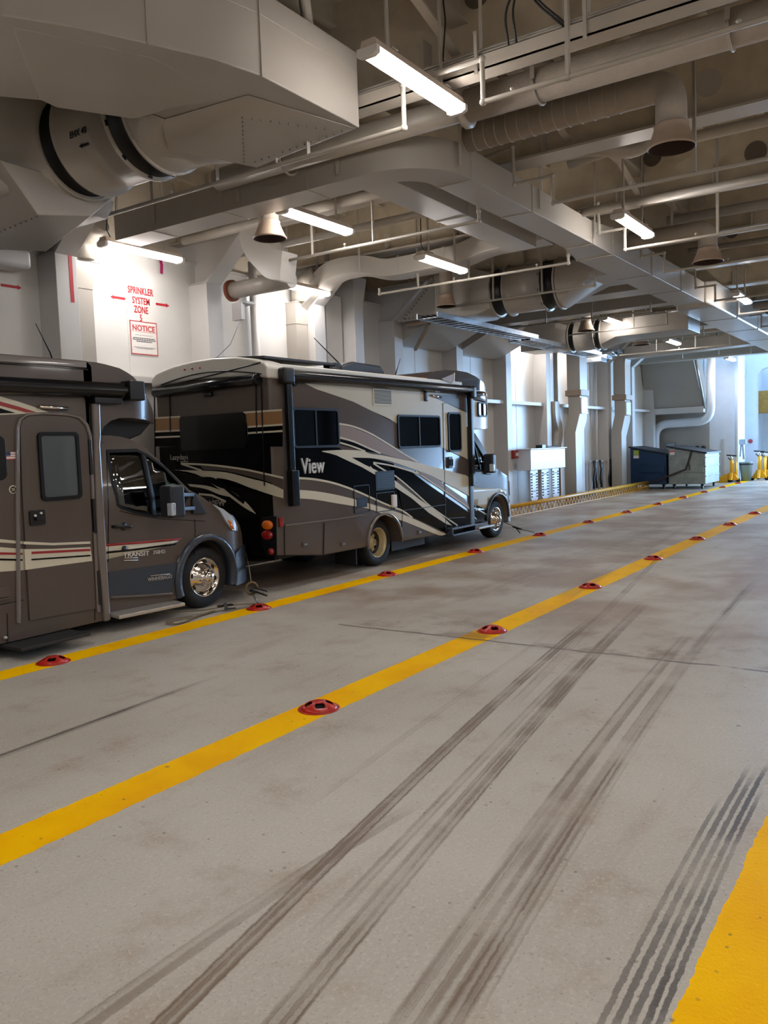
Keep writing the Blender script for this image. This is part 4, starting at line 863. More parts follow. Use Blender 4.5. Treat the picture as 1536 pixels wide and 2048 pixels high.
lens([(7.386, 0.893)][0], .095, .065, 'amber', 'tail_light'); lens([(7.398, 0.760)][0], .095, .065, 'red_lens', 'tail_light'); lens([(7.336, 0.545)][0], .045, .045, 'red_lens', 'reflector')
lens((9.28, [(7.386, 0.893)][0][1]+.02), .095, .065, 'amber', 'tail_light'); lens((9.28, [(7.398, 0.760)][0][1]+.02), .095, .065, 'red_lens', 'tail_light')
m = M(); RP(m, [(7.494, 0.988), (7.225, 1.014), (7.251, 0.488), (7.437, 0.469), (7.502, 0.625), (7.536, 0.806)], .012, 0, .012); m.obj('light_cluster', 'black', rw, bevel=.004)
q = [(8.282, 0.985), (8.340, 0.984), (8.331, 0.859)]; m = M(); m.box(XR+.06, XR+.13, Y2-.03, Y2, q[2][1], q[0][1]); m.obj('marker_light', 'red_lens', rw, bevel=.008)
q = [(9.005, 1.805)][0]; t_ = text('Lazydays', .10, (XR-.012, q[0], q[1]+.02), (0, -1, 0), (0, 0, 1), M(), .003, .001, 1.0); t_.box(XR-.013, XR-.01, q[0]-.18, q[0]-.02, q[1]-.045, q[1]-.035); t_.obj('lettering', 'silver', rw)
q = [(8.297, 1.174)][0]; t_ = text('VIEW', .11, (XR-.012, q[0], q[1]), (0, -1, 0), (0, 0, 1), M(), .006, .003, 1.1); t_.obj('lettering', 'silver', rw)
m = M(); m.tube([(XR+.15, 7.35, .44), (XR+.12, 7.6, .40), (XR+.1, 8.2, .38), (XR+.1, 9.2, .38)], .02, 8); m.box(XR-.1, XR+.2, 8.25, 8.45, .30, .40); m.obj('hitch', 'dark', rw)
m = M(); m.box(XR+.0, XR+.1, 7.3, 9.4, .42, .52); m.obj('rear_bumper', 'rv_black', rw, bevel=.01)
# ================================================================ lamps
TOP = 6.12
def make_light(loc, label, group, hang=TOP, drop=(.42, -.42), cable=1, L=1.38):
    x, y, z = loc; t = thing('fluorescent_light', (x, y, z), label, 'light fixture', group); h = L/2
    m = M(); m.prism([(y-.085, z+.05), (y-.06, z+.12), (y+.06, z+.12), (y+.085, z+.05)], 'x', x-h, x+h); m.obj('housing', 'lamp_body', t, bevel=.008)
    m = M(); m.prism([(y-.085, z+.048), (y-.075, z+.01), (y-.05, z-.01), (y+.05, z-.01), (y+.075, z+.01), (y+.085, z+.048)], 'x', x-h+.03, x+h-.03); m.obj('diffuser', 'lamp', t)
    for s in (-1, 1): M().prism([(y-.095, z+.055), (y-.095, z+.0), (y-.055, z-.02), (y+.055, z-.02), (y+.095, z), (y+.095, z+.055)], 'x', x+s*h-.025, x+s*h+.025).obj('end_cap', 'white_plastic', t, bevel=.006)
    for d in drop:
        m = M(); m.bar((x+d, y, z+.12), (x+d, y, hang), .04, .012, 0, (0, 1, 0)); m.bar((x+d+.018, y+.014, z+.12), (x+d+.018, y+.014, hang), .004, .03, 0, (0, 1, 0)); m.box(x+d-.04, x+d+.04, y-.07, y+.07, z+.118, z+.13); m.obj('hanger', 'pipe_paint', t)
    if cable:
        e = x+h*.75*cable
        m = M(); m.tube([(e, y+.02, z+.11), (e+.07*cable, y+.03, z+.24), (e+.03*cable, y+.05, z+.42), (e+.06*cable, y+.03, z+.75), (e-.02*cable, y+.02, z+1.1)], .008, 6); m.obj('cable', 'hose', t)
    return t
for loc, lab in (((6.06, 3.63, 4.80), 'large bright ceiling light hanging nearest the camera, above the near yellow line'),
                 ((11.87, 3.64, 4.80), 'ceiling light with amber glow at right, beyond the bell-mouthed duct outlet'),
                 ((19.6, 3.68, 4.80), 'small ceiling light at the right edge beyond the long duct'),
                 ((28.2, 3.68, 4.80), 'ceiling light above the near yellow line close to the far end')):
    make_light(loc, lab, 'ceiling lights above the near lane line')
for loc, lab in (((8.75, 6.82, 4.80), 'ceiling light hanging beside the bell over the coach roof'),
                 ((11.69, 6.63, 4.70), 'ceiling light in front of the wavy cross duct, above the second motorhome'),
                 ((20.73, 6.90, 4.80), 'ceiling light between the crossing pipes and the far dark fan'),
                 ((26.6, 7.0, 4.80), 'ceiling light just in front of the sloping grey casing'),
                 ((34.3, 6.86, 4.80), 'farthest ceiling light, in front of the white end pillar')):
    make_light(loc, lab, 'ceiling lights above the far lane line', cable=-1)
for loc, lab in (((8.18, 9.56, 4.75), 'wall light glaring over the red sprinkler lettering'),
                 ((11.9, 9.64, 4.75), 'wall light under the wavy duct behind the second motorhome'),
                 ((22.3, 9.66, 4.75), 'wall light over the plain panel beyond the cable ladders'),
                 ((26.0, 9.45, 4.75), 'wall light against the big upright trunk at the wall')):
    make_light(loc, lab, 'lights close to the port side', cable=-1)
for x in (-3.5, 1.8, 7.5, 13.5, 19.5, 25.5): make_light((x, -2.6, 4.8), 'ceiling light out over the starboard lanes', 'ceiling lights over the starboard lanes')
make_light((.4, 3.63, 4.8), 'ceiling light behind the camera', 'ceiling lights above the near lane line'); make_light((2.4, 6.82, 4.3), 'ceiling light above the near motorhome', 'ceiling lights above the far lane line', 4.7)

for x in (4.5, 10.0, 15.0): make_light((x, -7.3, 4.6), 'unseen wall light added to brighten the starboard side', 'added lights close to the starboard side')  # added lamps, unseen; they brighten the white wall mirrored in the cab window
for x in (-4.0, -.6, 2.7): make_light((x, .5, 4.8), 'unseen ceiling light added over the right-hand lane as fill', 'ceiling lights over the starboard lanes')  # added out of view as fill for the floor and duct undersides
for x in (-3.0, 3.5, 10.0, 16.5): make_light((x, -5.2, 4.8), 'unseen ceiling light added far out to starboard as fill', 'ceiling lights over the starboard lanes')  # another added row, unseen, only to raise the ambient light
# ================================================================ air ducts, fans and pipes
def obj_at(m, name, mt, label, cat, group=None, bevel=0, **k): return m.obj(name, mt, None, label, cat, group, bevel=bevel, **k)
def seams(m, path_pts, w, h, up=(0, 0, 1), t=.012):
    for p, d in path_pts:
        d = Vector(d).normalized()*.02; m.duct([Vector(p)-d, Vector(p)+d], w+t, h+t, 1, up)
# long elbow duct
t = thing('air_duct', (7.75, 4.6, 4.79), 'long rectangular duct that crosses from the port side, bends and runs away overhead', 'duct')
m = M(); m.duct([(7.75, 9.35, 4.955)]+[(8.33-.58*math.cos(a), 5.18-.58*math.sin(a), 4.955) for a in [PI/2*k/14 for k in range(15)]]+[(12.3, 4.6, 4.955)], .43, .335)
m.obj('duct_run', 'duct_paint', t, bevel=.006)
m = M(); m.duct([(12.3, 4.6, 4.955), (13.2, 4.68, 4.99), (19.3, 4.68, 5.0)], [.43, .60, .62], [.335, .42, .44]); m.obj('duct_run', 'duct_paint', t, bevel=.006)
m = M(); m.duct([(19.25, 4.66, 5.01), (19.6, 4.62, 5.0), (33.5, 4.62, 5.0)], [.66, .86, .86], [.46, .58, .58]); m.obj('duct_run', 'duct_paint', t, bevel=.04, seg=3)
for x, w, h, y, z in ((8.45, .43, .335, 4.6, 4.955), (10.1, .43, .335, 4.6, 4.955), (12.3, .44, .345, 4.6, 4.955), (13.2, .61, .43, 4.68, 4.99), (15.3, .62, .44, 4.68, 5), (17.3, .62, .44, 4.68, 5), (21.8, .86, .58, 4.62, 5), (24.5, .86, .58, 4.62, 5), (27.3, .86, .58, 4.62, 5)):
    m = M(); m.duct([(x-.012, y, z), (x+.012, y, z)], w+.014, h+.014); m.obj('joint_flange', 'duct_paint', t)
for y in (8.6, 7.3, 6.0): m = M(); m.box(7.735, 7.765, y-.012, y+.012, 4.78, 5.13) if False else m.duct([(7.75, y-.012, 4.955), (7.75, y+.012, 4.955)], .444, .349); m.obj('joint_flange', 'duct_paint', t)
for p in ((8.15, 4.36), (10.3, 4.36), (12.28, 4.34), (9.3, 4.84), (11.5, 4.84)):
    m = M(); m.bar((p[0], p[1], 4.86), (p[0], p[1], TOP), .045, .008, 0, (0, 1, 0)); m.obj('strap_hanger', 'pipe_paint', t)
for p in ((7.52, 8.55), (7.52, 7.05), (7.52, 5.55)):
    m = M(); m.bar((p[0], p[1], 4.86), (p[0], p[1], TOP), .008, .05, 0, (0, 1, 0)); m.obj('strap_hanger', 'pipe_paint', t)
# inner duct parallel to it
t = thing('air_duct', (8.0, 5.5, 4.88), 'brown-shaded duct between the long elbow duct and the wavy cross duct', 'duct')
m = M(); m.duct([(8.0, 5.46, 5.08), (12.3, 5.52, 5.08)], .46, .40); m.obj('duct_run', 'duct_paint', t, bevel=.006)
m = M(); m.duct([(9.98, 5.49, 5.08), (10.0, 5.49, 5.08)], .475, .415); m.obj('joint_flange', 'duct_paint', t)
# wavy cross duct
t = thing('air_duct', (11.75, 7.2, 4.6), 'wavy duct crossing from the port side to the long duct', 'duct')
pp = rounded([(12.54, 10.15, 4.52), (12.48, 9.98, 4.73), (12.43, 9.34, 5.14), (12.46, 8.70, 5.16), (12.57, 8.22, 5.00), (12.64, 6.78, 5.04), (12.70, 6.35, 5.17), (12.75, 5.28, 5.19)], .22, 5)
m = M(); m.duct(pp, .46, .30); m.obj('duct_run', 'duct_paint', t, bevel=.01)
for x, y, z in ((12.6, 7.9, 5.02), (12.62, 7.0, 5.03), (12.70, 5.9, 5.18)): m = M(); m.duct([(x, y-.01, z), (x, y+.01, z)], .50, .32); m.obj('joint_flange', 'duct_paint', t)
m = M(); m.bar((12.2, 8.6, 5.0), (12.2, 8.6, TOP), .008, .04, 0, (0, 1, 0)); m.obj('strap_hanger', 'pipe_paint', t)
# cross ducts farther forward
obj_at(M().duct([(19.0, 9.4, 4.95), (19.0, 5.0, 4.97)], .42, .32), 'air_duct', 'duct_paint', 'flat grey-brown duct crossing behind the second fan', 'duct', bevel=.008)
obj_at(M().duct([(17.0, 6.7, 4.98), (17.0, 5.0, 4.98)], .7, .36), 'air_duct', 'duct_paint', 'short wide duct joining the second fan to the long duct', 'duct', bevel=.01)
obj_at(M().duct(rounded([(24.2, 8.6, 4.9), (24.2, 7.2, 4.95), (23.8, 6.4, 5.0), (23.8, 5.0, 5.0)], .3), .8, .36), 'air_duct', 'duct_paint', 'wide low duct crossing near the third fan', 'duct', bevel=.01)
obj_at(M().duct([(29.4, 9.3, 4.9), (29.4, 5.0, 5.0)], .7, .4), 'air_duct', 'duct_paint', 'broad duct crossing above the far dumpsters', 'duct', bevel=.01)
obj_at(M().duct([(33.2, 10.2, 5.0), (33.2, -4, 5.0)], .5, .34), 'air_duct', 'duct_paint', 'last duct crossing the whole width at the far end', 'duct', bevel=.01)
# big overhead duct at upper left
t = thing('air_duct', (4.8, 5.3, 4.78), 'huge beige plenum filling the upper left corner, with a square end', 'duct')
pl = [(6.47, 4.50), (5.8, 4.49), (5.13, 4.49), (4.7, 4.58), (4.24, 4.78), (3.8, 4.98), (3.39, 5.23), (2.6, 5.85), (1.8, 6.6), (1.2, 7.5), (2.9, 8.3), (3.3, 7.2), (4.05, 6.42), (4.31, 6.22), (4.88, 5.90), (5.25, 5.86), (6.50, 5.79)]
m = M().prism(pl, 'z', 4.80, 5.28); m.prism([(6.47, 4.50), (5.8, 4.49), (5.13, 4.49), (4.7, 4.58), (4.7, 5.8), (6.50, 5.79)], 'z', 5.27, 5.47); m.obj('plenum', 'duct_paint', t, bevel=.012)
m = M()
for (x, y), (dx, dy) in (((4.24, 4.775), (.9, -.42)), ((3.39, 5.225), (.85, -.55)), ((5.13, 4.487), (1, -.03))):
    m.bar((x, y, 4.80), (x, y, 5.28 if x < 4.6 else 5.47), .016, .012, 0, (dx, dy, 0))
m.obj('seam', 'duct_paint', t)
m = M()
m.rings([[(4.95, 5.85, 4.80), (4.3, 6.2, 4.80), (3.5, 5.3, 4.80), (4.4, 4.9, 4.80), (5.3, 5.0, 4.80)], [(4.95, 5.80, 4.735), (4.42, 6.12, 4.745), (3.9, 5.5, 4.79), (4.5, 5.1, 4.79), (5.1, 5.3, 4.785)]], 0, False)
m.obj('creased_panel', 'duct_paint', t, bevel=.02)
AX, AZ, AR = 5.66, 5.08, .50
def circ(y, r, cx=AX, cz=AZ, n=32): return [(cx+math.cos(a)*r, y, cz+math.sin(a)*r) for a in [2*PI*k/n+PI/4 for k in range(n)]]
def sq(y, x0, x1, z0, z1, n=32):
    out = []
    for k in range(n):
        a = 2*PI*k/n+PI/4; c, s = math.cos(a), math.sin(a); f = 1/max(abs(c), abs(s)); out.append(((x0+x1)/2+c*f*(x1-x0)/2, y, (z0+z1)/2+s*f*(z1-z0)/2))
    return out
m = M(); m.rings([sq(5.70, 4.95, 6.46, 4.79, 5.47), [tuple(.55*a+.45*b for a, b in zip(p, q)) for p, q in zip(sq(5.95, 5.0, 6.44, 4.74, 5.5), circ(5.95, AR))], circ(6.17, AR+.02), circ(6.22, AR+.02)], 0, True, True, False, True)
m.obj('round_transition', 'duct_paint', t)
m = M(); m.rings([[(6.46, 4.52, 4.795), (6.47, 5.75, 4.795), (5.2, 5.75, 4.795), (5.3, 4.8, 4.795)], [(6.40, 4.60, 4.77), (6.44, 5.76, 4.70), (5.4, 5.9, 4.63), (5.5, 5.0, 4.78)]], 0, False)
m.obj('stiffened_underside', 'duct_paint', t, bevel=.01)
m = M()
def rivets(m, a, b, n, r=.008, nrm=(0, 0, -1)):
    a, b = Vector(a), Vector(b)
    for k in range(n): p = a+(b-a)*k/(n-1); m.cyl(p, p+Vector(nrm)*.012, r, 6)
rivets(m, (6.36, 4.62, 4.768), (6.30, 5.65, 4.705), 13); rivets(m, (6.36, 4.62, 4.768), (5.55, 5.1, 4.765), 12); rivets(m, (5.55, 5.1, 4.765), (6.2, 5.7, 4.69), 12)
m.obj('rivets', 'pin', t, kind=None)
def make_fan(cx, y0, cz, r, L, label, band=.2, plen=None):
    t = thing('axial_fan', (cx, y0+L/2, cz-r), label, 'fan')
    m = M(); m.lathe([(r-.01, 0), (r+.045, 0), (r+.045, .02), (r, .02), (r, L-.02), (r+.045, L-.02), (r+.045, L), (r-.01, L)], (cx, y0, cz), (0, 1, 0), 48); m.obj('casing', 'duct_paint', t)
    for ya, yb in ((y0-band, y0), (y0+L, y0+L+band)):
        m = M(); m.lathe([(r+.005, 0), (r-.03, band*.3), (r-.035, band*.7), (r+.005, band)], (cx, ya, cz), (0, 1, 0), 48); m.obj('rubber_sleeve', 'rubber', t)
        m = M(); yy = ya if ya < y0 else yb; m.lathe([(r-.02, -.015), (r+.04, -.015), (r+.04, .015), (r-.02, .015)], (cx, yy, cz), (0, 1, 0), 48); m.obj('flange', 'duct_paint', t)
    for k in range(10):
        a = 2*PI*k/10+.3; m = M()
        m.bar((cx+math.cos(a)*(r+.02), y0-.01, cz+math.sin(a)*(r+.02)), (cx+math.cos(a)*(r+.02), y0+.04, cz+math.sin(a)*(r+.02)), .05, .02, 0, (math.cos(a), 0, math.sin(a))); m.obj('clamp', 'dark', t)
    return t
f1 = make_fan(AX, 6.44, AZ, AR, .78, 'big round fan casing with two black rubber sleeves under the huge plenum', .25)
# stencilled mark on the casing (follows its curve)
a_ = math.radians(196)
nx, nz = math.cos(a_), math.sin(a_)
p0 = Vector((AX+nx*(AR+.012), 6.86, AZ+nz*(AR+.012)))
m = M(); text('EHX 40', .085, p0, (0, -1, 0), (-nz*-1*0+(-nz) if False else nz*0, 0, 1), m, .004, .002, .9); m.obj('lettering', 'ink', f1)
p1 = Vector((AX+math.cos(math.radians(209))*(AR+.014), 6.82, AZ+math.sin(math.radians(209))*(AR+.014)))
m = M(); m.bar(p1+Vector((0, .05, 0)), p1-Vector((0, .05, 0)), .012, .022); m.prism([(p1.y+.085, p1.z), (p1.y+.045, p1.z+.022), (p1.y+.045, p1.z-.022)], 'x', p1.x-.006, p1.x+.002); m.obj('arrow', 'ink', f1)
t = thing('air_duct', (5.3, 8.6, 4.3), 'beige box duct with a sloping skirt on the port side of the big fan', 'duct')
m = M(); m.rings([circ(7.45, AR+.02), [tuple(.5*a+.5*b for a, b in zip(p, q)) for p, q in zip(sq(7.6, 4.9, 6.25, 4.5, 5.6), circ(7.6, AR))], sq(7.75, 4.75, 6.15, 4.50, 5.65), sq(10.1, 4.75, 6.15, 4.50, 5.65)], 0, True, True, False, True); m.obj('box', 'duct_paint', t, bevel=0)
m = M(); m.rings([[(4.75, 7.50, 4.72), (6.12, 7.50, 4.72), (6.12, 9.9, 4.6), (4.75, 9.9, 4.6)], [(5.2, 7.62, 4.32), (5.75, 7.5, 4.40), (5.95, 8.6, 4.25), (5.2, 9.2, 4.25)]], 0, False); m.obj('skirt', 'duct_paint', t, bevel=.01)
m = M(); rivets(m, (5.22, 7.66, 4.32), (5.22, 9.1, 4.25), 16, .012); m.obj('rivets', 'pin', t)
f2 = make_fan(15.2, 6.30, 4.85, .45, .78, 'second round fan casing with black sleeves, beyond the small bell over the coach', .27)
m = M(); m.rings([circ(7.35, .47, 15.2, 4.85), sq(7.65, 14.72, 15.70, 4.40, 5.30), sq(8.55, 14.72, 15.70, 4.40, 5.30)], 0, False, True, False, True); obj_at(m, 'air_duct', 'duct_paint', 'square box duct at the port end of the second fan', 'duct', bevel=.01)
m = M(); m.rings([circ(6.0, .47, 15.2, 4.85), circ(5.95, .47, 15.2, 4.85), sq(5.45, 15.0, 16.2, 4.85, 5.2), sq(5.0, 15.0, 16.2, 4.85, 5.2)], 0, False, True, False, True); obj_at(m, 'air_duct', 'duct_paint', 'folded transition piece at the inboard end of the second fan', 'duct', bevel=.01)
f3 = make_fan(21.6, 7.60, 4.65, .38, .55, 'small far round fan, half hidden by the cross duct', .16)
m = M(); m.rings([circ(8.31, .40, 21.6, 4.65), sq(8.6, 21.1, 22.1, 4.35, 5.05), sq(9.6, 21.1, 22.1, 4.35, 5.05)], 0, False, True, False, True); obj_at(m, 'air_duct', 'duct_paint', 'pale box duct at the port end of the small far fan', 'duct', bevel=.01)
m = M(); m.rings([circ(7.42, .40, 21.6, 4.65), sq(7.0, 21.2, 22.4, 4.5, 4.95), sq(5.2, 21.2, 22.4, 4.5, 4.95)], 0, False, True, False, True); obj_at(m, 'air_duct', 'duct_paint', 'low box duct inboard of the small far fan', 'duct', bevel=.01)
# bell-mouthed ventilation outlets
def make_bell(x, y, z, label, run=None, top=6.33, r=.13, R=.21, ribs=0, wrap='lagging'):
    t = thing('ventilation_outlet', (x, y, z), label, 'air outlet', 'bell-mouthed air outlets')
    m = M(); m.lathe([(R, 0), (R+.012, .012), (R-.005, .03), (r+.035, .13), (r+.012, .20), (r+.02, .21), (r+.012, .225)], (x, y, z), (0, 0, 1), 36); m.lathe([(R-.005, .004), (r+.02, .13), (r-.01, .2), (0, .2)], (x, y, z), (0, 0, 1), 36, 1); m.obj('bell', ['bell_paint', 'bell_dark'], t)
    if run: path = rounded([(x, y, z+.21), (x, y, run[2])]+[run], .30, 8)
    else: path = [(x, y, z+.21), (x, y, top)]
    m = M(); m.tube(path, r, 24); m.obj('pipe', wrap, t)
    if ribs:
        for k in range(ribs):
            yy = y+.5+k*.13; m = M(); m.lathe([(r, -.008), (r+.006, -.004), (r+.006, .004), (r, .008)], (x, yy, run[2]), (0, 1, 0), 24); m.obj('hoop', wrap, t)
    if run:
        m = M(); m.bar((x, y+.55, run[2]+r), (x, y+.55, TOP), .04, .008, 0, (1, 0, 0)); m.obj('hanger', 'pipe_paint', t)
    return t
make_bell(8.36, 2.19, 4.60, 'bell-mouthed air outlet at upper right on a ribbed curved pipe', (8.36, 4.38, 5.20), ribs=14, r=.145, R=.215)
make_bell(8.31, 7.26, 4.60, 'bell-mouthed air outlet hanging below the transverse duct beside a bright light', None, 6.33, .125, .21)
make_bell(14.25, 8.02, 4.55, 'small bell-mouthed air outlet beside the row of bolts and the second fan', None, 6.33, .12, .19)
make_bell(14.02, 3.13, 4.60, 'bell-mouthed air outlet at right, on a curved pipe past the second light', (14.02, 4.36, 5.12), r=.145, R=.23)
make_bell(20.25, 7.43, 4.60, 'tiny bell-mouthed air outlet near the small far fan', None, 6.33, .12, .2)
make_bell(24.53, 7.34, 4.60, 'bell-mouthed air outlet above the sloping grey casing', None, 6.33, .12, .24)
# large lagged pipe and the flat cable tray across the near bay
t = thing('pipe', (7.36, 3, 4.95), 'thick lagged pipe crossing the whole near bay overhead', 'pipe')
m = M(); m.tube([(7.36, 7.2, 5.10), (7.36, 3.85, 5.10)], .125, 24); m.obj('pipe_run', 'pipe_paint', t)
m = M(); m.tube([(7.36, 3.84, 5.10), (7.36, -6, 5.08)], .15, 24); m.obj('lagging', 'lagging', t)
m = M(); m.lathe([(.15, -.03), (.20, -.02), (.20, .02), (.15, .03)], (7.36, 3.86, 5.10), (0, 1, 0), 24); m.obj('collar', 'pipe_paint', t)
m = M(); m.lathe([(.0, 0), (.10, 0), (.10, -.01)], (7.36, 7.21, 5.10), (0, 1, 0), 24); m.obj('open_end', 'black', t)
for y in (3.1, 1.45, 6.1):
    m = M(); m.tube([(7.36+math.cos(a)*.165, y, 5.10+math.sin(a)*.165) for a in [PI+PI*k/12 for k in range(13)]], .014, 6); m.bar((7.2, y, 5.1), (7.2, y, TOP), .012, .04, 0, (0, 1, 0)); m.obj('hanger', 'pipe_paint', t)
t = thing('cable_tray', (6.55, 1.5, 4.97), 'flat beige cable tray with a black cable along its top edge', 'cable tray')
m = M(); m.box(6.50, 6.70, -6, 5.6, 4.98, 4.995); m.box(6.50, 6.508, -6, 5.6, 4.98, 5.10); m.box(6.692, 6.70, -6, 5.6, 4.98, 5.10); m.obj('tray', 'beam_paint', t)
for k in range(6):
    m = M(); m.tube([(6.52+.03*k, -6+j*.9, 5.10+.035*(k % 3)+random.uniform(-.006, .006)) for j in range(14)], .013, 6); m.obj('cable', 'black' if k == 0 else 'pipe_paint', t)
for y in (3.3, 2.35, 1.2, .2): m = M(); m.box(6.485, 6.50, y-.015, y+.015, 4.95, 5.30); m.bar((6.6, y, 5.1), (6.6, y, TOP), .012, .03, 0, (0, 1, 0)); m.obj('bracket', 'pipe_paint', t)
m = M()
for a_, b_ in ((0, 0), (.07, .03)): m.tube(rounded([(6.5, 2.93+a_, 5.10), (6.42, 2.93+a_, 5.35), (6.45, 2.85, 5.55), (6.5, 2.72+b_, 5.35), (6.52, 2.5+b_, 5.12)], .15, 5), .010, 6)
obj_at(m, 'cable', 'hose', 'looped black cable hanging above the tray behind the nearest light', 'cable')
# sprinkler mains
def make_sprinkler(x, yl, y1, y2, label, z=4.62, up=.31, over=True, dx=-.2, yr=-5.5, hang=(7.4, 6.1, 2.35, .4), elbow=0):
    t = thing('sprinkler_pipe', (x, (yl+yr)/2, z), label, 'pipe', 'sprinkler pipes crossing overhead'); r = .021
    if over:
        p = [(x, yl, z), (x, y1, z), (x, y1, z+up), (x, 4.92 if y1 > 4.9 else y1, z+up), (x+dx, 4.92 if y1 > 4.9 else y1, 5.36), (x+dx, 4.30 if y1 > 4.3 else y1-.05, 5.36), (x+dx, 4.28 if y1 > 4.3 else y1-.08, z+up), (x+dx, y2, z+up), (x+dx, y2, z), (x+dx, yr, z)]
        if y1 < 4.3: p = [(x, yl, z), (x, y1, z), (x, y1, z+.36), (x+dx, y1-.1, z+.36), (x+dx, y2, z+.36), (x+dx, y2, z+.02), (x+dx, yr, z+.02)]
        elif y1 < 4.95: p = [(x, yl, z), (x, y1+.12, z), (x, y1+.12, z+.12), (x, 4.9, 5.36), (x+dx, 4.30, 5.36), (x+dx, 4.28, z+up), (x+dx, y2, z+up), (x+dx, y2, z), (x+dx, yr, z)]
    else: p = [(x, yl, z), (x, yr, z)]
    if elbow: p = [(x, yl, z+.1)]+p
    m = M(); m.tube(rounded(p, .035, 4), r, 10); m.obj('pipe_run', 'pipe_paint', t)
    for q in p[1:-1]:
        m = M(); m.sphere(q, r*1.5, 10); m.obj('elbow', 'pipe_paint', t)
    for y in hang:
        xx = x if y > 4.3 else x+dx; ztop = 5.3 if abs((xx-FX(0)+SP*8) % SP) < .18 else TOP
        m = M(); m.bar((xx, y, z), (xx, y, ztop), .045, .006, 0, (0, 1, 0)); m.bar((xx+.02, y+.02, z), (xx+.02, y+.02, ztop), .006, .04, 0, (0, 1, 0)); m.obj('hanger', 'pipe_paint', t)
    for y in (6.9, 5.4, 2.9, 1.2):
        if yl > y > yr: m = M(); xx = x if y > 4.3 else x+dx; m.cyl((xx, y, z), (xx, y, z+.05), .012, 8); m.lathe([(.0, .07), (.012, .07), (.022, .055), (.012, .05)], (xx, y, z), (0, 0, 1), 8); m.obj('sprinkler_head', 'pipe_paint', t)
    return t
make_sprinkler(6.33, 8.4, 3.93, 3.16, 'sprinkler pipe stepping up past the nearest light, in front of the long duct', hang=(7.9, 6.2, 5.0, 2.42, .9), dx=0)
make_sprinkler(9.45, 7.95, 4.70, 3.80, 'sprinkler pipe crossing below the inner duct and rising at the long duct', hang=(7.47, 6.41, 2.2, 1.0), dx=-.1)
make_sprinkler(12.55, 8.43, 4.75, 3.90, 'sprinkler pipe in front of the wavy duct, passing the right-hand light', hang=(7.61, 6.61, 2.6, 1.2), dx=-.25, elbow=1)
make_sprinkler(14.66, 8.35, 5.2, 3.9, 'thin sprinkler pipe crossing in front of the second fan', hang=(7.2, 6.2, 2.2), dx=-.3)
make_sprinkler(18.4, 8.6, 5.3, 3.9, 'sprinkler pipe just beyond the second fan', hang=(7.7, 6.6, 2.6), dx=-.3)
make_sprinkler(20.8, 8.1, 5.6, 3.9, 'sprinkler pipe under the small far fan', hang=(7.6, 6.4, 2.6), dx=-.3)
make_sprinkler(23.6, 8.8, 5.4, 3.9, 'sprinkler pipe above the upright wall trunks', hang=(7.6, 6.4, 2.6), dx=-.3)
make_sprinkler(27.0, 8.8, 5.4, 3.9, 'sprinkler pipe in front of the sloping grey casing', hang=(7.6, 6.4, 2.6), dx=-.3)
make_sprinkler(30.2, 8.8, 5.4, 3.9, 'farthest sprinkler pipe before the end bulkhead', hang=(7.6, 6.4, 2.6), dx=-.3)
# other service pipes among the beams
for p, r, lab in (([(6.3, 7.5, 5.55), (6.3, 4.9, 5.62), (5.3, 4.2, 5.62), (3.6, 4.2, 5.62)], .05, 'pipe running beside the top of the huge plenum to the nearest light'),
                  ([(10.9, 4.2, 5.55), (10.9, 3.4, 5.62), (11.2, 3.15, 5.62), (11.2, -5, 5.62)], .07, 'bent pipe between two beams beyond the curved outlet pipe'),
                  ([(10.5, 6, 5.62), (10.5, 3.7, 5.55), (10.9, 3.3, 5.5), (10.9, 2.8, 5.8)], .10, 'forked lagged pipe between two beams'),
                  ([(11.9, 4.4, 5.16), (11.9, -5, 5.10)], .06, 'straight pipe under the second beam'),
                  ([(9.3, 9.9, 5.2), (9.3, 5.3, 5.2)], .07, 'pale pipe crossing above the bell beside the bright light'),
                  ([(10.35, 9.9, 5.15), (10.35, 5.9, 5.15)], .055, 'pale pipe crossing behind the first ceiling light'),
                  ([(14.6, 3.9, 5.5), (14.6, -5, 5.45)], .08, 'pipe above the second curved outlet'),
                  ([(17.2, 4.2, 5.5), (17.2, -5, 5.4)], .06, 'distant pipe right of the long duct'),
                  ([(22.8, 4.0, 5.1), (22.8, -5, 5.1)], .10, 'bright distant pipe at the right edge'),
                  ([(25.8, 4.0, 5.1), (26.2, 2.5, 5.0), (26.2, -5, 5.0)], .12, 'second bright distant pipe at the right edge')):
    obj_at(M().tube(rounded(p, .2, 6), r, 16), 'pipe', 'pipe_paint', lab, 'pipe')
# diagonal braces up between the beams, right of the long duct
for k in (-1, 0, 1, 2, 3):
    m = M(); x = FX(k); m.bar((x+.1, 3.75, 5.42), (x+1.2, 3.75, 5.75), .09, .02); m.bar((x+SP-.1, 3.75, 5.42), (x+SP-1.2, 3.75, 5.75), .09, .02); m.obj('trim_%d' % (30+k), 'beam_paint', kind='structure')
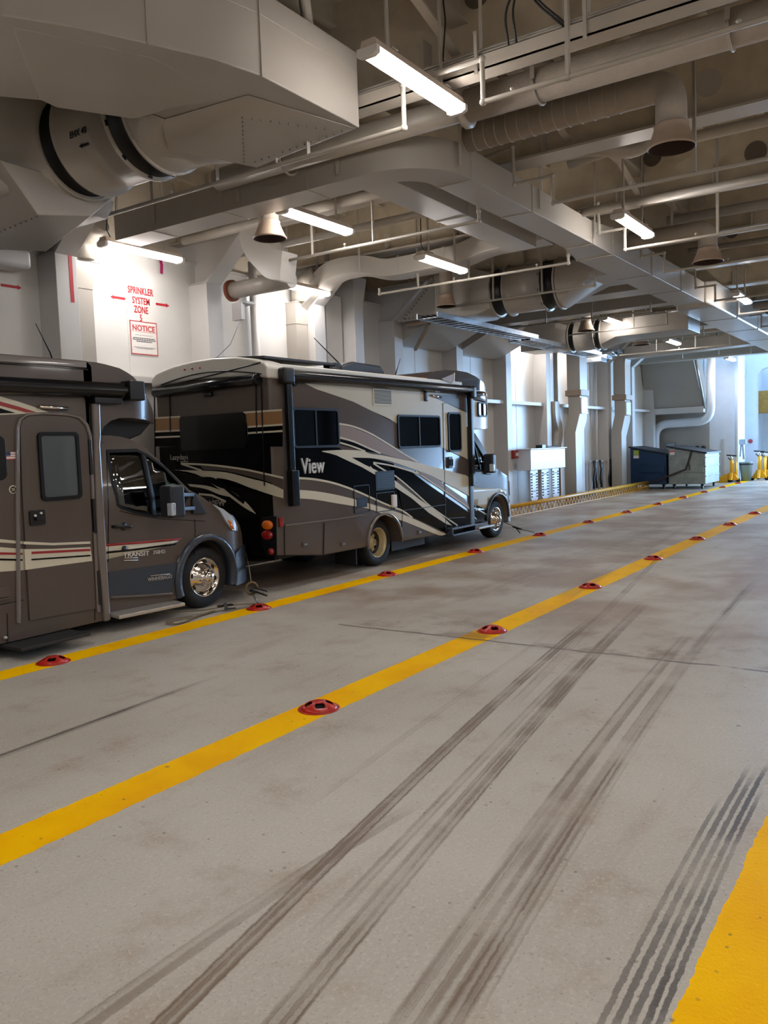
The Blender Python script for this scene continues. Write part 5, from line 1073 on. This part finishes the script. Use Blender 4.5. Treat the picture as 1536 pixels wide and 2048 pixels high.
# ================================================================ deck sockets and lashings
def make_socket(x, y, label):
    t = thing('lashing_socket', (x, y, 0), label, 'deck socket', 'red lashing sockets set in the lane lines')
    R = .135; nr, nt = 8, 48; m = M(); V = {}; vs = []
    for i in range(nr+1):
        r = R*i/nr
        for j in range(nt):
            a = 2*PI*j/nt; h = .052*math.cos(min(1, r/R)**1.4*PI/2)+.004
            V[i, j] = len(vs); vs.append((x+r*math.cos(a), y+r*math.sin(a), h))
    fs = []
    for i in range(nr):
        for j in range(nt):
            hole = 3 <= i <= 5 and (j % 12) in (2, 3, 4, 5, 6, 7, 8, 9) and not (i == 5 and (j % 12) in (2, 9))
            if not hole: fs.append((V[i, j], V[i+1, j], V[i+1, (j+1) % nt], V[i, (j+1) % nt]))
    m.add(vs, fs, 0, True); m.lathe([(R-.001, .004), (R+.012, .004), (R+.014, .0)], (x, y, 0), (0, 0, 1), nt, 0)
    m.obj('dome', 'red_paint', t, solid=.006)
    m = M(); m.lathe([(0, .002), (R*.9, .002), (R*.9, .0)], (x, y, 0), (0, 0, 1), 24); m.obj('pit', 'black', t)
    return t
s0 = make_socket(4.51, 3.68, 'large red domed lashing socket on the near yellow line, closest to the camera')
ordw = ['first', 'second', 'third', 'fourth', 'fifth', 'sixth', 'seventh', 'eighth', 'ninth', 'tenth', 'eleventh', 'twelfth']
for k in range(1, 8): copy_thing(s0, (4.51+2.755*k, 3.68-.0*k, 0), 'red domed lashing socket, %s from the left on the near yellow line' % ordw[k])
for k in range(0, 12):
    lab = {0: 'red domed lashing socket below the near motorhome door, on the far yellow line', 1: 'red domed lashing socket holding two straps at the gap between the motorhomes', 4: 'red domed lashing socket holding the strap from the second motorhome front wheel'}.get(k, 'red domed lashing socket, %s from the left on the far yellow line' % ordw[k])
    copy_thing(s0, (4.45+2.745*k, 6.73-.008*k, 0), lab)
def ribbon(m, pts, w, th=.004, mi=0, up=(0, 0, 1)): m.duct(pts, w, th, mi, up)
t = thing('lashing_strap', (7.24, 6.85, 0), 'tan ratchet strap running up from a deck socket to the second motorhome', 'strap')
m = M(); m.duct([(8.10, 7.75, .50), (7.72, 7.35, .40), (7.42, 7.04, .27)], .045, .005, 0, (0, -1, 0)); m.obj('webbing', 'strap', t)
m = M(); c = Vector((7.36, 6.98, .20)); m.tube([c+Vector((math.cos(a)*.07, -math.cos(a)*.03, math.sin(a)*.075)) for a in [2*PI*k/16 for k in range(15)]], .014, 8); m.obj('webbing_coil', 'strap', t)
m = M(); m.bar((7.36, 6.97, .21), (7.50, 6.86, .15), .06, .012); m.bar((7.38, 6.95, .16), (7.47, 6.83, .10), .05, .012); m.cyl((7.33, 6.93, .17), (7.38, 7.02, .17), .02, 10); m.obj('ratchet', 'black', t)
m = M(); m.tube([(7.34, 6.95, .14), (7.30, 6.86, .08), (7.26, 6.80, .05)], .012, 8); m.obj('hook', 'steel', t)
t = thing('lashing_strap', (6.8, 7.0, 0), 'tan ratchet strap lying on the deck beside the chrome front wheel', 'strap')
m = M(); m.duct(rounded([(7.22, 6.80, .05), (7.10, 6.95, .05), (6.95, 7.02, .05)], .05), .05, .005); m.duct([(6.90, 7.03, .05), (6.66, 7.13, .04), (6.20, 7.32, .08), (5.9, 7.5, .16)], .045, .005); m.obj('webbing', 'strap', t)
m = M(); m.duct(rounded([(6.80, 7.06, .02), (6.45, 7.02, .012), (6.26, 6.93, .012), (6.08, 6.92, .012), (6.06, 7.06, .03), (6.30, 7.12, .02), (6.45, 7.05, .02)], .08), .042, .005); m.obj('webbing_tail', 'strap', t)
m = M(); m.bar((6.86, 7.06, .06), (7.02, 6.98, .06), .07, .016); m.bar((6.90, 7.00, .03), (6.99, 6.90, .03), .02, .012); m.bar((6.94, 7.02, .09), (6.88, 6.94, .03), .04, .01); m.obj('ratchet', 'black', t)
t = thing('lashing_strap', (15.6, 7.1, 0), 'strap from the front of the second motorhome to the deck socket ahead of it', 'strap')
m = M(); m.duct([(15.45, 7.62, .30), (15.48, 7.30, .17)], .04, .006); m.duct([(15.47, 7.16, .12), (15.44, 6.82, .05)], .04, .006); m.obj('webbing', 'strap_dark', t)
m = M(); m.bar((15.48, 7.30, .16), (15.47, 7.12, .11), .06, .03); m.bar((15.46, 7.22, .12), (15.42, 7.12, .03), .02, .012); m.obj('ratchet', 'black', t)

# ================================================================ port side fittings
wy = 10.25
m = M()
for body, x, z in (('SPRINKLER', 8.68, 4.385), ('SYSTEM', 8.68, 4.235), ('ZONE', 8.67, 4.10), ('5', 8.66, 3.975)):
    text(body, .145, (x, wy-.004, z), (1, 0, 0), (0, 0, 1), m, .003, .003, .66)
obj_at(m, 'stencil_lettering', 'red_stencil', 'red stencilled sprinkler zone lettering on the white lining', 'lettering')
def arrow(x0, x1, z, name_lab, y=wy):
    m = M(); s = 1 if x1 > x0 else -1; m.prism([(x0, z-.018), (x1-s*.04, z-.018), (x1-s*.04, z+.018), (x0, z+.018)], 'y', y-.004, y-.001)
    m.prism([(x1-s*.07, z-.035), (x1, z), (x1-s*.07, z+.035), (x1-s*.045, z)], 'y', y-.005, y-.001); obj_at(m, 'stencil_arrow', 'red_stencil', name_lab, 'arrow', 'red arrows')
arrow(8.38, 8.11, 4.235, 'red arrow pointing left beside the stencilled lettering')
arrow(8.97, 9.24, 4.235, 'red arrow pointing right beside the stencilled lettering')
arrow(6.38, 6.68, 4.16, 'red arrow pointing right on the panel at the far left')
obj_at(M().box(7.135, 7.19, 9.836, 9.841, 3.98, 4.63), 'painted_bar', 'red_stencil', 'upright red bar painted on the first white frame', 'marking')
m = M(); text('76', .10, (7.22, 9.836, 3.16), (1, 0, 0), (0, 0, 1), m, .002, 0, .9); obj_at(m, 'frame_number', 'pin', 'faint frame number on the first white frame above the near motorhome', 'lettering')
t = thing('notice_sign', (8.69, wy-.01, 3.42), 'white notice sign with a red border below the red stencilled lettering', 'sign')
m = M().box(8.43, 8.95, wy-.012, wy-.001, 3.42, 3.93); m.obj('plate', 'sign_white', t)
m = M()
for b in ((8.43, 8.95, 3.915, 3.93), (8.43, 8.95, 3.42, 3.435), (8.43, 8.444, 3.42, 3.93), (8.936, 8.95, 3.42, 3.93), (8.444, 8.936, 3.870, 3.874), (8.444, 8.936, 3.765, 3.769)): m.box(b[0], b[1], wy-.015, wy-.011, b[2], b[3])
m.obj('border', 'red_sign', t)
m = M(); text('NOTICE', .115, (8.69, wy-.014, 3.818), (1, 0, 0), (0, 0, 1), m, .004, .003, 1.0); m.obj('lettering', 'red_sign', t)
m = M()
for z, w, h in ((3.715, .34, .004), (3.665, .42, .012), (3.640, .44, .012), (3.615, .30, .012), (3.53, .40, .005), (3.515, .30, .005)):
    x = 8.69-w/2; random.seed(int(z*1000))
    while x < 8.69+w/2: l = random.uniform(.02, .05); m.box(x, min(x+l, 8.69+w/2), wy-.0145, wy-.011, z, z+h); x += l+.008
m.obj('small_print', 'ink', t)
# supply trunks and pipes on the lining
def drop_trunk(x0, x1, label, ztop=4.62, y=10.0, bottom=.2):
    t = thing('vertical_air_duct', ((x0+x1)/2, 10.1, bottom), label, 'duct')
    m = M(); m.prism([(x0, bottom), (x1, bottom), (x1, ztop-.38), (x1+.12, ztop-.05), (x1+.12, ztop+.02), (x0-.0, ztop+.02), (x0-.0, ztop-.38)], 'y', y, 10.25); m.obj('trunk', 'duct_paint', t, bevel=.006)
    m = M(); m.box(x0-.01, x1+.14, y-.012, 10.25, ztop-.0, ztop+.02); m.box(x0-.01, x1+.01, y-.008, 10.25, ztop-.39, ztop-.375); m.obj('rim', 'duct_paint', t)
    m = M(); m.tube(rounded([((x0+x1)/2+.05, 10.06, ztop+.02), ((x0+x1)/2+.05, 10.06, ztop+.3), ((x0+x1)/2+.1, 9.7, ztop+.5)], .2), .16, 16); m.obj('neck', 'pipe_paint', t)
drop_trunk(7.33, 7.62, 'white supply trunk beside the first white frame')
drop_trunk(12.08, 12.40, 'supply trunk behind the rear of the second motorhome, left of a frame')
for x, r, lab in ((11.08, .075, 'grey upright pipe on the lining left of the bright glare'), (12.52, .05, 'thin upright pipe against the third frame')):
    if x < 12.45 or True: obj_at(M().cyl((x if x < 12 else 12.46-.03, 10.12, 0), (x if x < 12 else 12.43, 10.12, 5.2), r if x < 12 else .02, 14), 'pipe', 'frame_paint', lab, 'pipe')
t = thing('vertical_air_duct', (13.75, 9.95, .0), 'upright grey-white trunk with a flared head right of the third frame', 'duct')
m = M(); m.prism([(13.55, 0), (13.85, 0), (13.85, 4.7), (14.02, 5.28), (13.55, 5.28)], 'y', 9.72, 10.25); m.obj('trunk', 'frame_paint', t, bevel=.01)
m = M(); m.prism([(13.0, 0), (13.5, 0), (13.5, 4.9), (13.0, 4.9)], 'y', 10.0, 10.25); m.obj('side_panel', 'frame_paint', t, bevel=.006)
t = thing('air_duct', (9.5, 9.0, 4.3), 'curved duct dropping onto a stub cylinder between two frames', 'duct')
m = M(); m.duct(rounded([(9.45, 8.50, 5.30), (9.45, 8.50, 4.95), (9.45, 8.12, 4.56), (9.45, 7.92, 4.52)], .32, 8), .42, .34, 0, (1, 0, 0)); m.obj('curved_duct', 'duct_paint', t, bevel=.008)
m = M(); m.cyl((9.9, 9.55, 4.46), (9.9, 8.25, 4.46), .13, 28); m.obj('cylinder', 'duct_paint', t)
m = M(); m.lathe([(.12, -.03), (.17, -.03), (.17, .03), (.12, .03)], (9.9, 9.5, 4.46), (0, 1, 0), 28); m.obj('flange', 'rust', t)
m = M(); m.box(9.72, 9.80, 9.15, 9.35, 3.95, 4.22); m.box(9.80, 10.0, 9.1, 9.4, 4.2, 4.24); m.tube([(9.75, 9.2, 3.95), (9.80, 9.5, 3.6), (9.7, 9.9, 3.3)], .006, 6); obj_at(m, 'control_box', 'steel', 'small control box with a dangling wire under the stub cylinder', 'control box')
t = thing('unit_housing', (6.4, 10.0, 4.3), 'rounded white housing at the far left below the box duct', 'housing')
m = M(); m.box(5.6, 6.68, 9.85, 10.24, 4.58, 4.84); m.box(5.5, 6.62, 9.88, 10.24, 4.34, 4.58); m.obj('cover', 'wall_paint', t, bevel=.06, seg=4)
m = M(); m.box(5.6, 6.55, 9.82, 9.86, 4.62, 4.70); m.obj('slot', 'dark', t)
obj_at(M().duct([(9.05, 10.195, 4.97), (9.07, 10.18, 4.84), (9.05, 10.17, 4.70)], .05, .01, 0, (0, 1, 0)), 'ribbon', 'magenta', 'dark magenta ribbon hanging above the glaring light', 'ribbon')
# stiffened bracket with bolt rows by the second fan, cable ladders and sloping wall boxes
t = thing('bracket_plate', (15.3, 9.0, 4.5), 'triangular bracket plate edged with rows of bolts left of the second fan', 'bracket')
m = M(); m.prism([(9.62, 4.52), (8.78, 5.30), (8.45, 5.30), (8.45, 4.50)], 'x', 15.02, 15.05); m.bar((15.03, 9.64, 4.52), (15.03, 8.76, 5.31), .06, .05, 0, (0, 1, 0)); m.obj('plate', 'duct_paint', t)
m = M(); rivets(m, (15.02, 9.48, 4.58), (15.02, 8.72, 5.26), 13, .016, (-1, 0, 0)); rivets(m, (15.02, 9.45, 4.56), (15.02, 8.5, 4.55), 11, .016, (-1, 0, 0)); m.obj('bolts', 'pin', t)
def ladder(x0, x1, y0, y1, z, label):
    t = thing('cable_ladder', ((x0+x1)/2, (y0+y1)/2, z), label, 'cable tray', 'galvanised cable ladders')
    for y in (y0, y1): m = M(); m.box(x0, x1, y-.01, y+.01, z-.01, z+.09); m.obj('rail', 'galv', t)
    n = int((x1-x0)/.28)
    m = M()
    for k in range(n): x = x0+.1+k*.28; m.box(x, x+.12, y0, y1, z, z+.015)
    m.obj('rungs', 'galv', t, kind=None)
    for k in range(3): m = M(); y = y0+(y1-y0)*(k+1)/4; m.tube([(x0+j*(x1-x0)/9, y+random.uniform(-.02, .02), z+.035) for j in range(10)], .018, 6); m.obj('cable', 'hose', t)
ladder(13.85, 18.6, 8.0, 8.45, 4.32, 'galvanised cable ladder with dark cables below the second fan')
ladder(18.9, 24.0, 8.35, 8.9, 4.36, 'galvanised cable ladder continuing toward the upright trunks')
for k, (a, b) in enumerate(((15.5, 17.75), (18.2, 20.5))):
    m = M(); m.prism([(10.25, 4.16), (9.95, 4.16), (9.15, 4.52), (9.15, 4.62), (10.25, 4.62)], 'x', a, b)
    obj_at(m, 'air_plenum', 'duct_paint', ('sloping box between frames behind the roof of the second motorhome', 'sloping box between frames just left of the lit panel')[k], 'duct', 'sloping wall boxes', bevel=.01)
m = M(); m.bar((15.3, 9.62, 4.50), (15.2, 8.9, 4.50), .05, .1); m.bar((15.4, 9.1, 4.48), (16.1, 9.9, 4.05), .06, .06); obj_at(m, 'strut', 'bell_paint', 'brown strut beneath the bolted bracket plate', 'strut')
# upright zig-zag trunks
def zig(x, y, label, s=1.0, jog=-.45):
    t = thing('vertical_air_duct', (x, y, 0), label, 'duct', 'tall stepped trunks at the port side')
    w, d = .62*s, .42
    m = M(); m.duct(rounded([(x+.1, y-.9, 5.05), (x, y-.15, 5.05), (x, y, 4.7), (x, y, 3.45)], .45, 6), w, d, 0, (0, 1, 0)); m.obj('upper_trunk', 'duct_paint', t, bevel=.01)
    m = M(); m.box(x-w/2-.05, x+w/2+.05, y-d/2-.05, y+d/2+.05, 3.28, 3.46); m.obj('collar', 'bell_paint', t, bevel=.01)
    m = M(); m.duct([(x, y, 3.28), (x, y, 2.65), (x+jog, y, 2.05), (x+jog, y, .0)], [w*.95, w*.95, w*.85, w*.8], d*.9, 0, (0, 1, 0)); m.obj('lower_trunk', 'duct_paint', t, bevel=.01)
    m = M()
    x0, x1, z0, z1 = x-w*.42, x+w*.42, 2.72, 3.22; yy = y-d/2-.0
    m.box(x0, x1, yy-.02, yy+.02, z0, z1, 0); m.obj('access_cover', 'cladding', t, bevel=.006)
    m = M()
    for i in range(7):
        for zz in (z0+.02, z1-.02): m.cyl((x0+.03+i*(x1-x0-.06)/6, yy-.035, zz), (x0+.03+i*(x1-x0-.06)/6, yy-.02, zz), .014, 6)
        for xx in (x0+.02, x1-.02): m.cyl((xx, yy-.035, z0+.03+i*(z1-z0-.06)/6), (xx, yy-.02, z0+.03+i*(z1-z0-.06)/6), .014, 6)
    m.obj('cover_bolts', 'chrome', t)
zig(25.15, 9.55, 'tall stepped trunk with a bright bolted cover, left of the two')
zig(29.55, 9.55, 'tall stepped trunk with a bolted cover, next to the dumpsters')
t = thing('vertical_air_duct', (24.0, 9.8, 0), 'narrow wavy trunk with a dark slot at its foot', 'duct')
m = M(); m.duct(rounded([(24.0, 9.9, 3.1), (24.0, 9.9, 2.6), (24.3, 9.9, 2.25), (24.0, 9.9, 1.6), (24.0, 9.9, .1)], .25, 5), .34, .3, 0, (0, 1, 0)); m.obj('trunk', 'duct_paint', t, bevel=.01)
m = M(); m.box(23.9, 24.08, 9.735, 9.76, .28, 1.1); m.obj('slot', 'rust', t)
for x, rr, lab in ((24.75, .07, 'dark blue-grey pipe left of the first stepped trunk'), (26.65, .05, 'pale pipe right of the first stepped trunk'), (28.35, .05, 'pale pipe left of the second stepped trunk')):
    obj_at(M().cyl((x, 10.1, 0), (x, 10.1, 4.9), rr, 12), 'pipe', 'frame_paint', lab, 'pipe')
m = M()
for k in range(4): m.box(26.4+k*.55, 26.95+k*.55, 9.2, 9.9, 4.42+.14*k, 4.56+.14*k)
obj_at(m, 'stepped_duct', 'galv', 'bright stepped metal duct beside the second stepped trunk', 'duct', bevel=.01)
# store of lashings: cabinet with three serrated racks
t = thing('equipment_cabinet', (22.45, 9.6, 1.1), 'white cabinet on the port side ahead of the second motorhome', 'cabinet')
m = M(); m.box(21.2, 23.72, 9.42, 9.84, 1.1, 1.68); m.obj('body', 'cladding', t, bevel=.015); m = M(); m.box(21.15, 23.78, 9.38, 9.86, 1.68, 1.71); m.obj('lid', 'cladding', t, bevel=.006)
for k in range(3):
    x0 = 21.45+k*.78; t = thing('slotted_rack', (x0+.25, 9.6, .3), 'slotted white rack under the cabinet, %s of three' % ('leftmost', 'middle', 'rightmost')[k], 'rack', 'slotted racks under the white cabinet')
    m = M(); m.prism([(x0, .32), (x0+.1, .22), (x0+.42, .22), (x0+.5, .32), (x0+.5, 1.09), (x0, 1.09)], 'y', 9.55, 9.58); m.box(x0+.15, x0+.3, 9.56, 9.62, 0, .25); m.obj('plate', 'cladding', t)
    m = M()
    for j in range(9):
        for xx in (x0+.03, x0+.40): m.box(xx, xx+.07, 9.53, 9.552, .34+j*.08, .375+j*.08)
    for zz in (.5, .95): m.box(x0+.1, x0+.4, 9.535, 9.552, zz, zz+.015)
    m.obj('slots', 'dark', t)
m = M(); m.box(22.2, 22.45, 9.5, 9.7, 1.71, 1.80); m.tube([(22.2, 9.6, 1.73), (22.6, 9.5, 1.74), (23.0, 9.6, 1.73), (23.4, 9.5, 1.74)], .03, 8); obj_at(m, 'tool', 'black', 'dark gear left on top of the white cabinet', 'tool')
for x, yw, lab in ((20.98, 9.84, 'small red and white box left of the white cabinet'), (29.45, 10.25, 'small red and white box between the stepped trunks'), (31.45, 10.25, 'small red and white box above the blue dumpster')):
    t = thing('call_point', (x, yw-.05, 1.45), lab, 'wall box', 'red and white wall boxes'); m = M(); m.box(x-.13, x+.13, yw-.1, yw, 1.45, 1.68); m.obj('box', 'call_red', t, bevel=.006); m = M(); m.box(x-.06, x+.1, yw-.115, yw-.095, 1.52, 1.61); m.obj('panel', 'sign_white', t)
t = thing('storage_rail', (28.0, 10.0, .1), 'white rail with dark hanging gear between the stepped trunks', 'rail')
m = M(); m.box(27.2, 28.9, 9.9, 10.0, 1.12, 1.2)
for x in (27.25, 27.75, 28.2, 28.6): m.box(x, x+.09, 9.9, 9.98, 0, 1.14)
m.obj('rail', 'frame_paint', t)
for x, n in ((27.45, 3), (28.0, 3), (29.0, 7)):
    m = M(); random.seed(int(x*10))
    for k in range(n): xx = x+random.uniform(-.12, .12); m.tube([(xx, 9.85, 1.2), (xx+random.uniform(-.1, .1), 9.80, .9), (xx+random.uniform(-.1, .1), 9.84, .55), (xx+random.uniform(-.12, .12), 9.82, .25)], .035, 8)
    m.obj('hanging_hose', 'hose', t)
obj_at(M().box(24.4, 26.0, 9.3, 9.32, .08, .24), 'floor_vent', 'dark', 'dark grille low behind the yellow rail', 'vent')
# yellow guard rail with zigzag bracing along the deck edge
t = thing('guard_rail', (24, 9.15, 0), 'low yellow pipe rail with zigzag bracing along the port deck edge', 'rail')
m = M(); m.tube([(16.2, 9.10, .26), (31.1, 9.12, .26)], .055, 14); m.obj('pipe', 'yellow_paint', t)
m = M(); n = 62
for k in range(n): x = 16.2+k*.24; m.bar((x, 9.10, .02), (x+.12, 9.10, .22), .02, .02); m.bar((x+.12, 9.10, .22), (x+.24, 9.10, .02), .02, .02)
m.bar((16.2, 9.10, .015), (31.1, 9.12, .015), .04, .025); m.obj('zigzag_bracing', 'yellow_paint', t)

# ================================================================ dumpsters, jacks and bin at the far end
def dumpster(x0, x1, y0, y1, mt, label, zb=.18, zh=1.56, zl=1.27):
    t = thing('dumpster', ((x0+x1)/2, (y0+y1)/2, 0), label, 'dumpster')
    m = M(); m.prism([(y1, zb), (y1, zh), (y0, zl), (y0, zb)], 'x', x0, x1); b = m.obj('body', mt, t, bevel=.012)
    m = M(); m.prism([(y1+.06, zh+.0), (y1+.06, zh+.05), (y0-.06, zl+.05), (y0-.06, zl-.01)], 'x', x0-.05, x1+.05); m.obj('lid', 'lid', t, bevel=.01)
    m = M()
    for z in (.45, .80, 1.12): m.box(x0, x1, y0-.03, y0, z, z+.03)
    m.box(x0-.03, x0, y0+.2, y1-.35, .62, .66); m.box(x0-.02, x0, y0+.2, y1-.35, .66, .86); m.obj('ribs', mt, t, bevel=.004)
    m = M(); m.box(x0-.07, x0, y0+.05, y0+.2, .60, .85); m.obj('lift_pocket', mt, t, bevel=.004)
    for xx in (x0+.2, x1-.2):
        for yy in (y0+.15, y1-.15):
            m = M(); m.cyl((xx, yy-.03, .08), (xx, yy+.03, .08), .08, 16); m.box(xx-.04, xx+.04, yy-.05, yy+.05, .12, .18); m.obj('caster', 'black', t)
    return t
td = dumpster(31.0, 32.9, 8.42, 9.74, 'dump_blue', 'dark blue dumpster with a green and white sticker')
m = M(); m.box(30.985, 31.0, 9.42, 9.62, 1.28, 1.46); m.obj('sticker', 'sticker_green', td); m = M(); m.box(30.985, 31.0, 9.42, 9.62, 1.16, 1.27); m.obj('sticker', 'sign_white', td)
td = dumpster(31.0, 33.2, 7.05, 8.34, 'dump_grey', 'galvanised grey dumpster strapped down beside the blue one', .18, 1.54, 1.27)
m = M(); m.box(30.985, 31.0, 8.12, 8.28, 1.25, 1.44); m.obj('sticker', 'sign_white', td); m = M(); m.box(30.98, 30.99, 8.12, 8.28, 1.36, 1.42); m.obj('sticker', 'red_sign', td)
m = M(); m.duct([(30.96, 7.50, 1.42), (30.95, 7.62, 1.0), (30.95, 7.72, .72), (30.93, 8.3, .50), (30.9, 9.3, .12)], .06, .008, 0, (1, 0, 0)); m.duct([(30.95, 7.62, 1.0), (30.95, 7.58, .7)], .03, .01, 0, (1, 0, 0)); obj_at(m, 'lashing_strap', 'strap_dark', 'dark strap drawn over the grey dumpster', 'strap')
def jack(x, y, label, s=1.0):
    t = thing('jack_stand', (x, y, 0), label, 'jack', 'yellow wheeled jacks by the far pillars')
    m = M(); m.cyl((x, y, .25*s), (x, y, .95*s), .075*s, 16); m.cyl((x+.03, y-.16*s, .3*s), (x+.03, y-.16*s, .85*s), .05*s, 12); m.obj('column', 'yellow_jack', t)
    m = M(); m.cyl((x, y, .95*s), (x, y, 1.12*s), .05*s, 12); m.obj('ram', 'chrome', t)
    m = M(); m.prism([(y-.3*s, .10), (y+.3*s, .10), (y+.10*s, .42*s), (y-.10*s, .42*s)], 'x', x-.05, x+.05); m.prism([(x-.3*s, .10), (x+.3*s, .10), (x+.10*s, .42*s), (x-.10*s, .42*s)], 'y', y-.05, y+.05); m.obj('foot', 'yellow_jack', t, bevel=.01)
    for dy in (-.26, .26): m = M(); m.cyl((x-.04, y+dy*s, .08), (x+.04, y+dy*s, .08), .08, 14); m.obj('wheel', 'black', t)
    m = M(); m.bar((x, y-.2*s, 1.12*s), (x, y+.2*s, 1.16*s), .06, .05); m.bar((x, y, .9*s), (x-.1, y+.12, 1.05*s), .03, .03); m.obj('head', 'dark', t)
    return t
jack(35.6, 7.08, 'yellow wheeled jack left of the grey bin', .95); jack(37.0, 6.28, 'yellow wheeled jack right of the grey bin', 1.05); jack(37.8, 6.20, 'rearmost yellow jack, partly hidden at the right edge', 1.0)
t = thing('waste_bin', (36.8, 6.72, 0), 'grey plastic bin between the yellow jacks', 'bin'); m = M(); m.lathe([(0, 0), (.19, 0), (.25, .72), (.27, .74), (.27, .78), (.0, .78)], (36.7, 6.74, 0), (0, 0, 1), 20); m.obj('body', 'can_grey', t); m = M(); m.lathe([(.255, .66), (.27, .66), (.27, .72), (.255, .72)], (36.7, 6.74, 0), (0, 0, 1), 20); m.obj('band', 'dark', t)
t = thing('floor_brace', (35.6, 7.5, 0), 'yellow angled brace on the deck beside the white end pillar', 'brace'); m = M(); m.prism([(7.78, .0), (7.78, .06), (7.3, .34), (7.22, .34), (7.22, .0)], 'x', 35.5, 35.62); m.obj('plate', 'yellow_jack', t); m = M(); m.cyl((35.6, 7.16, .12), (35.75, 7.16, .12), .12, 16); m.obj('wheel', 'black', t)
t = thing('equipment_case', (38.3, 6.0, .0), 'red box with a white top at the right edge', 'case'); m = M(); m.box(38.1, 38.7, 5.4, 6.3, .45, .95); m.obj('box', 'red_paint', t, bevel=.02); m = M(); m.box(38.1, 38.7, 5.4, 6.3, .95, 1.1); m.obj('lid', 'cladding', t, bevel=.02); m = M(); m.box(38.15, 38.65, 5.45, 6.25, 0, .45); m.obj('base', 'rust', t)

# ================================================================ far end bulkhead
m = M(); m.box(35.5, 35.6, 7.9, 10.24, 0, 3.0, 0); m.obj('wall_front', 'duct_paint', kind='structure', label='grey bulkhead behind the dumpsters')
M().box(43.9, 44, 4.2, 12, 0, DK).obj('wall_1', 'cladding', kind='structure', label='bright end wall beyond the portal')
t = thing('ramp_casing', (34.3, 9.2, 2.85), 'large sloping grey casing above the dumpsters', 'casing')
m = M(); m.add([(34.6, 10.22, 3.1), (34.6, 7.92, 3.1), (34.0, 8.2, 5.1), (34.0, 10.22, 5.2), (35.5, 10.22, 3.1), (35.5, 7.92, 3.1), (35.5, 8.2, 5.1), (35.5, 10.22, 5.2)], [(0, 1, 2, 3), (7, 6, 5, 4), (0, 4, 5, 1), (1, 5, 6, 2), (2, 6, 7, 3), (3, 7, 4, 0)]); m.obj('panel', 'duct_paint', t, bevel=.01)
m = M(); m.box(34.5, 35.5, 7.9, 10.22, 2.85, 3.09); m.obj('sill', 'frame_paint', t, bevel=.01)
m = M(); m.tube([(34.02, 8.12, 5.12), (34.58, 7.86, 3.0)], .05, 8); m.obj('edge_bar', 'galv', t)
t = thing('pipe', (35.3, 8.8, 0), 'fat white pipe looping above the dumpsters and turning up beside the end pillar', 'pipe'); m = M(); m.tube(rounded([(35.0, 9.95, 0), (35.0, 9.95, 2.45), (35.0, 7.75, 2.50), (35.0, 7.72, 5.2)], .55, 10), .17, 20); m.obj('pipe_run', 'cladding', t)
t = thing('wall_box', (35.4, 9.5, 1.0), 'grey switch box on the bulkhead above the blue dumpster', 'wall box'); M().box(35.38, 35.5, 9.25, 9.6, 1.15, 1.65).obj('box', 'galv', t, bevel=.01)
for k in range(3):
    y = 8.62-.26*k; m = M(); m.lathe([(.04, -.04), (.10, -.02), (.10, .02), (.04, .04)], (35.36, y, 1.42), (1, 0, 0), 18); m.bar((35.4, y, 1.42), (35.5, y, 1.42), .05, .05); obj_at(m, 'wall_socket', 'dark', ('leftmost', 'middle', 'rightmost')[k]+' of the three round dark outlets on the bulkhead', 'outlet', 'round dark outlets')
m = M(); m.box(36.0, 37.9, 7.0, 8.02, 0, 6.2); m.obj('trim_50', 'cladding', kind='structure', label='broad white end pillar', bevel=.03)
obj_at(M().box(35.9, 36.0, 7.45, 7.55, .1, 1.75), 'cover_strip', 'frame_paint', 'tall narrow strip on the white end pillar', 'strip')
m = M(); text('2', .5, (35.99, 7.5, 4.0), (0, -1, 0), (0, 0, 1), m, .01, .005, .8); obj_at(m, 'painted_number', 'red_sign', 'faint red number near the top of the white end pillar', 'lettering') if False else None
for y, r, lab in ((8.28, .09, 'left of two bright pipes beside the grey casing'), (8.10, .09, 'right of two bright pipes beside the grey casing'), (6.93, .08, 'upright pipe on the right side of the end pillar')):
    obj_at(M().cyl((35.85, y, 2.2 if y > 8 else 0), (35.85, y, 5.1), r, 14), 'pipe', 'cladding', lab, 'pipe')
t = thing('junction_unit', (36.9, 6.85, 1.4), 'metal fitting with blue-white tubes on the side of the end pillar', 'fitting'); m = M(); m.box(36.5, 36.8, 6.72, 6.98, 1.5, 1.72); m.tube([(36.6, 6.85, 1.5), (36.6, 6.8, .9)], .05, 10); m.tube([(36.6, 6.92, 1.5), (36.6, 6.95, 1.0)], .03, 8); m.obj('body', 'galv', t, bevel=.01)
# rounded portal frame at the right edge
m = M()
po = [(7.25, 0), (7.25, 4.2), (7.15, 4.65), (7.25, 6.2), (6.4, 6.2), (2.0, 6.2), (2.0, 4.75), (6.25, 4.75), (6.5, 4.68), (6.66, 4.45), (6.70, 4.1), (6.70, 0)]
m.prism(po[:6]+po[6:], 'x', 39.0, 39.3); m.obj('door_1', 'cladding', kind='structure', label='white rounded portal frame at the far right', bevel=.05)
obj_at(M().box(42.6, 43.2, 4.4, 7.9, 2.9, 3.95), 'fender_beam', 'buff', 'buff coloured beam seen through the far portal', 'beam', bevel=.03)
t = thing('life_ring_box', (38.97, 6.95, 1.5), 'small red fitting on the white portal frame', 'wall box'); m = M(); m.lathe([(0, 0), (.09, 0), (.09, .06), (0, .06)], (39.0, 6.98, 1.62), (-1, 0, 0), 16); m.obj('box', 'red_sign', t)
obj_at(M().box(43.6, 43.85, 5.6, 6.4, .9, 2.0), 'winch', 'can_grey', 'green-grey machine on the wall beyond the portal', 'machine', bevel=.05)
m = M(); m.box(38.3, 44, 7.3, 7.4, 0, 5.2); m.obj('wall_2', 'cladding', kind='structure')
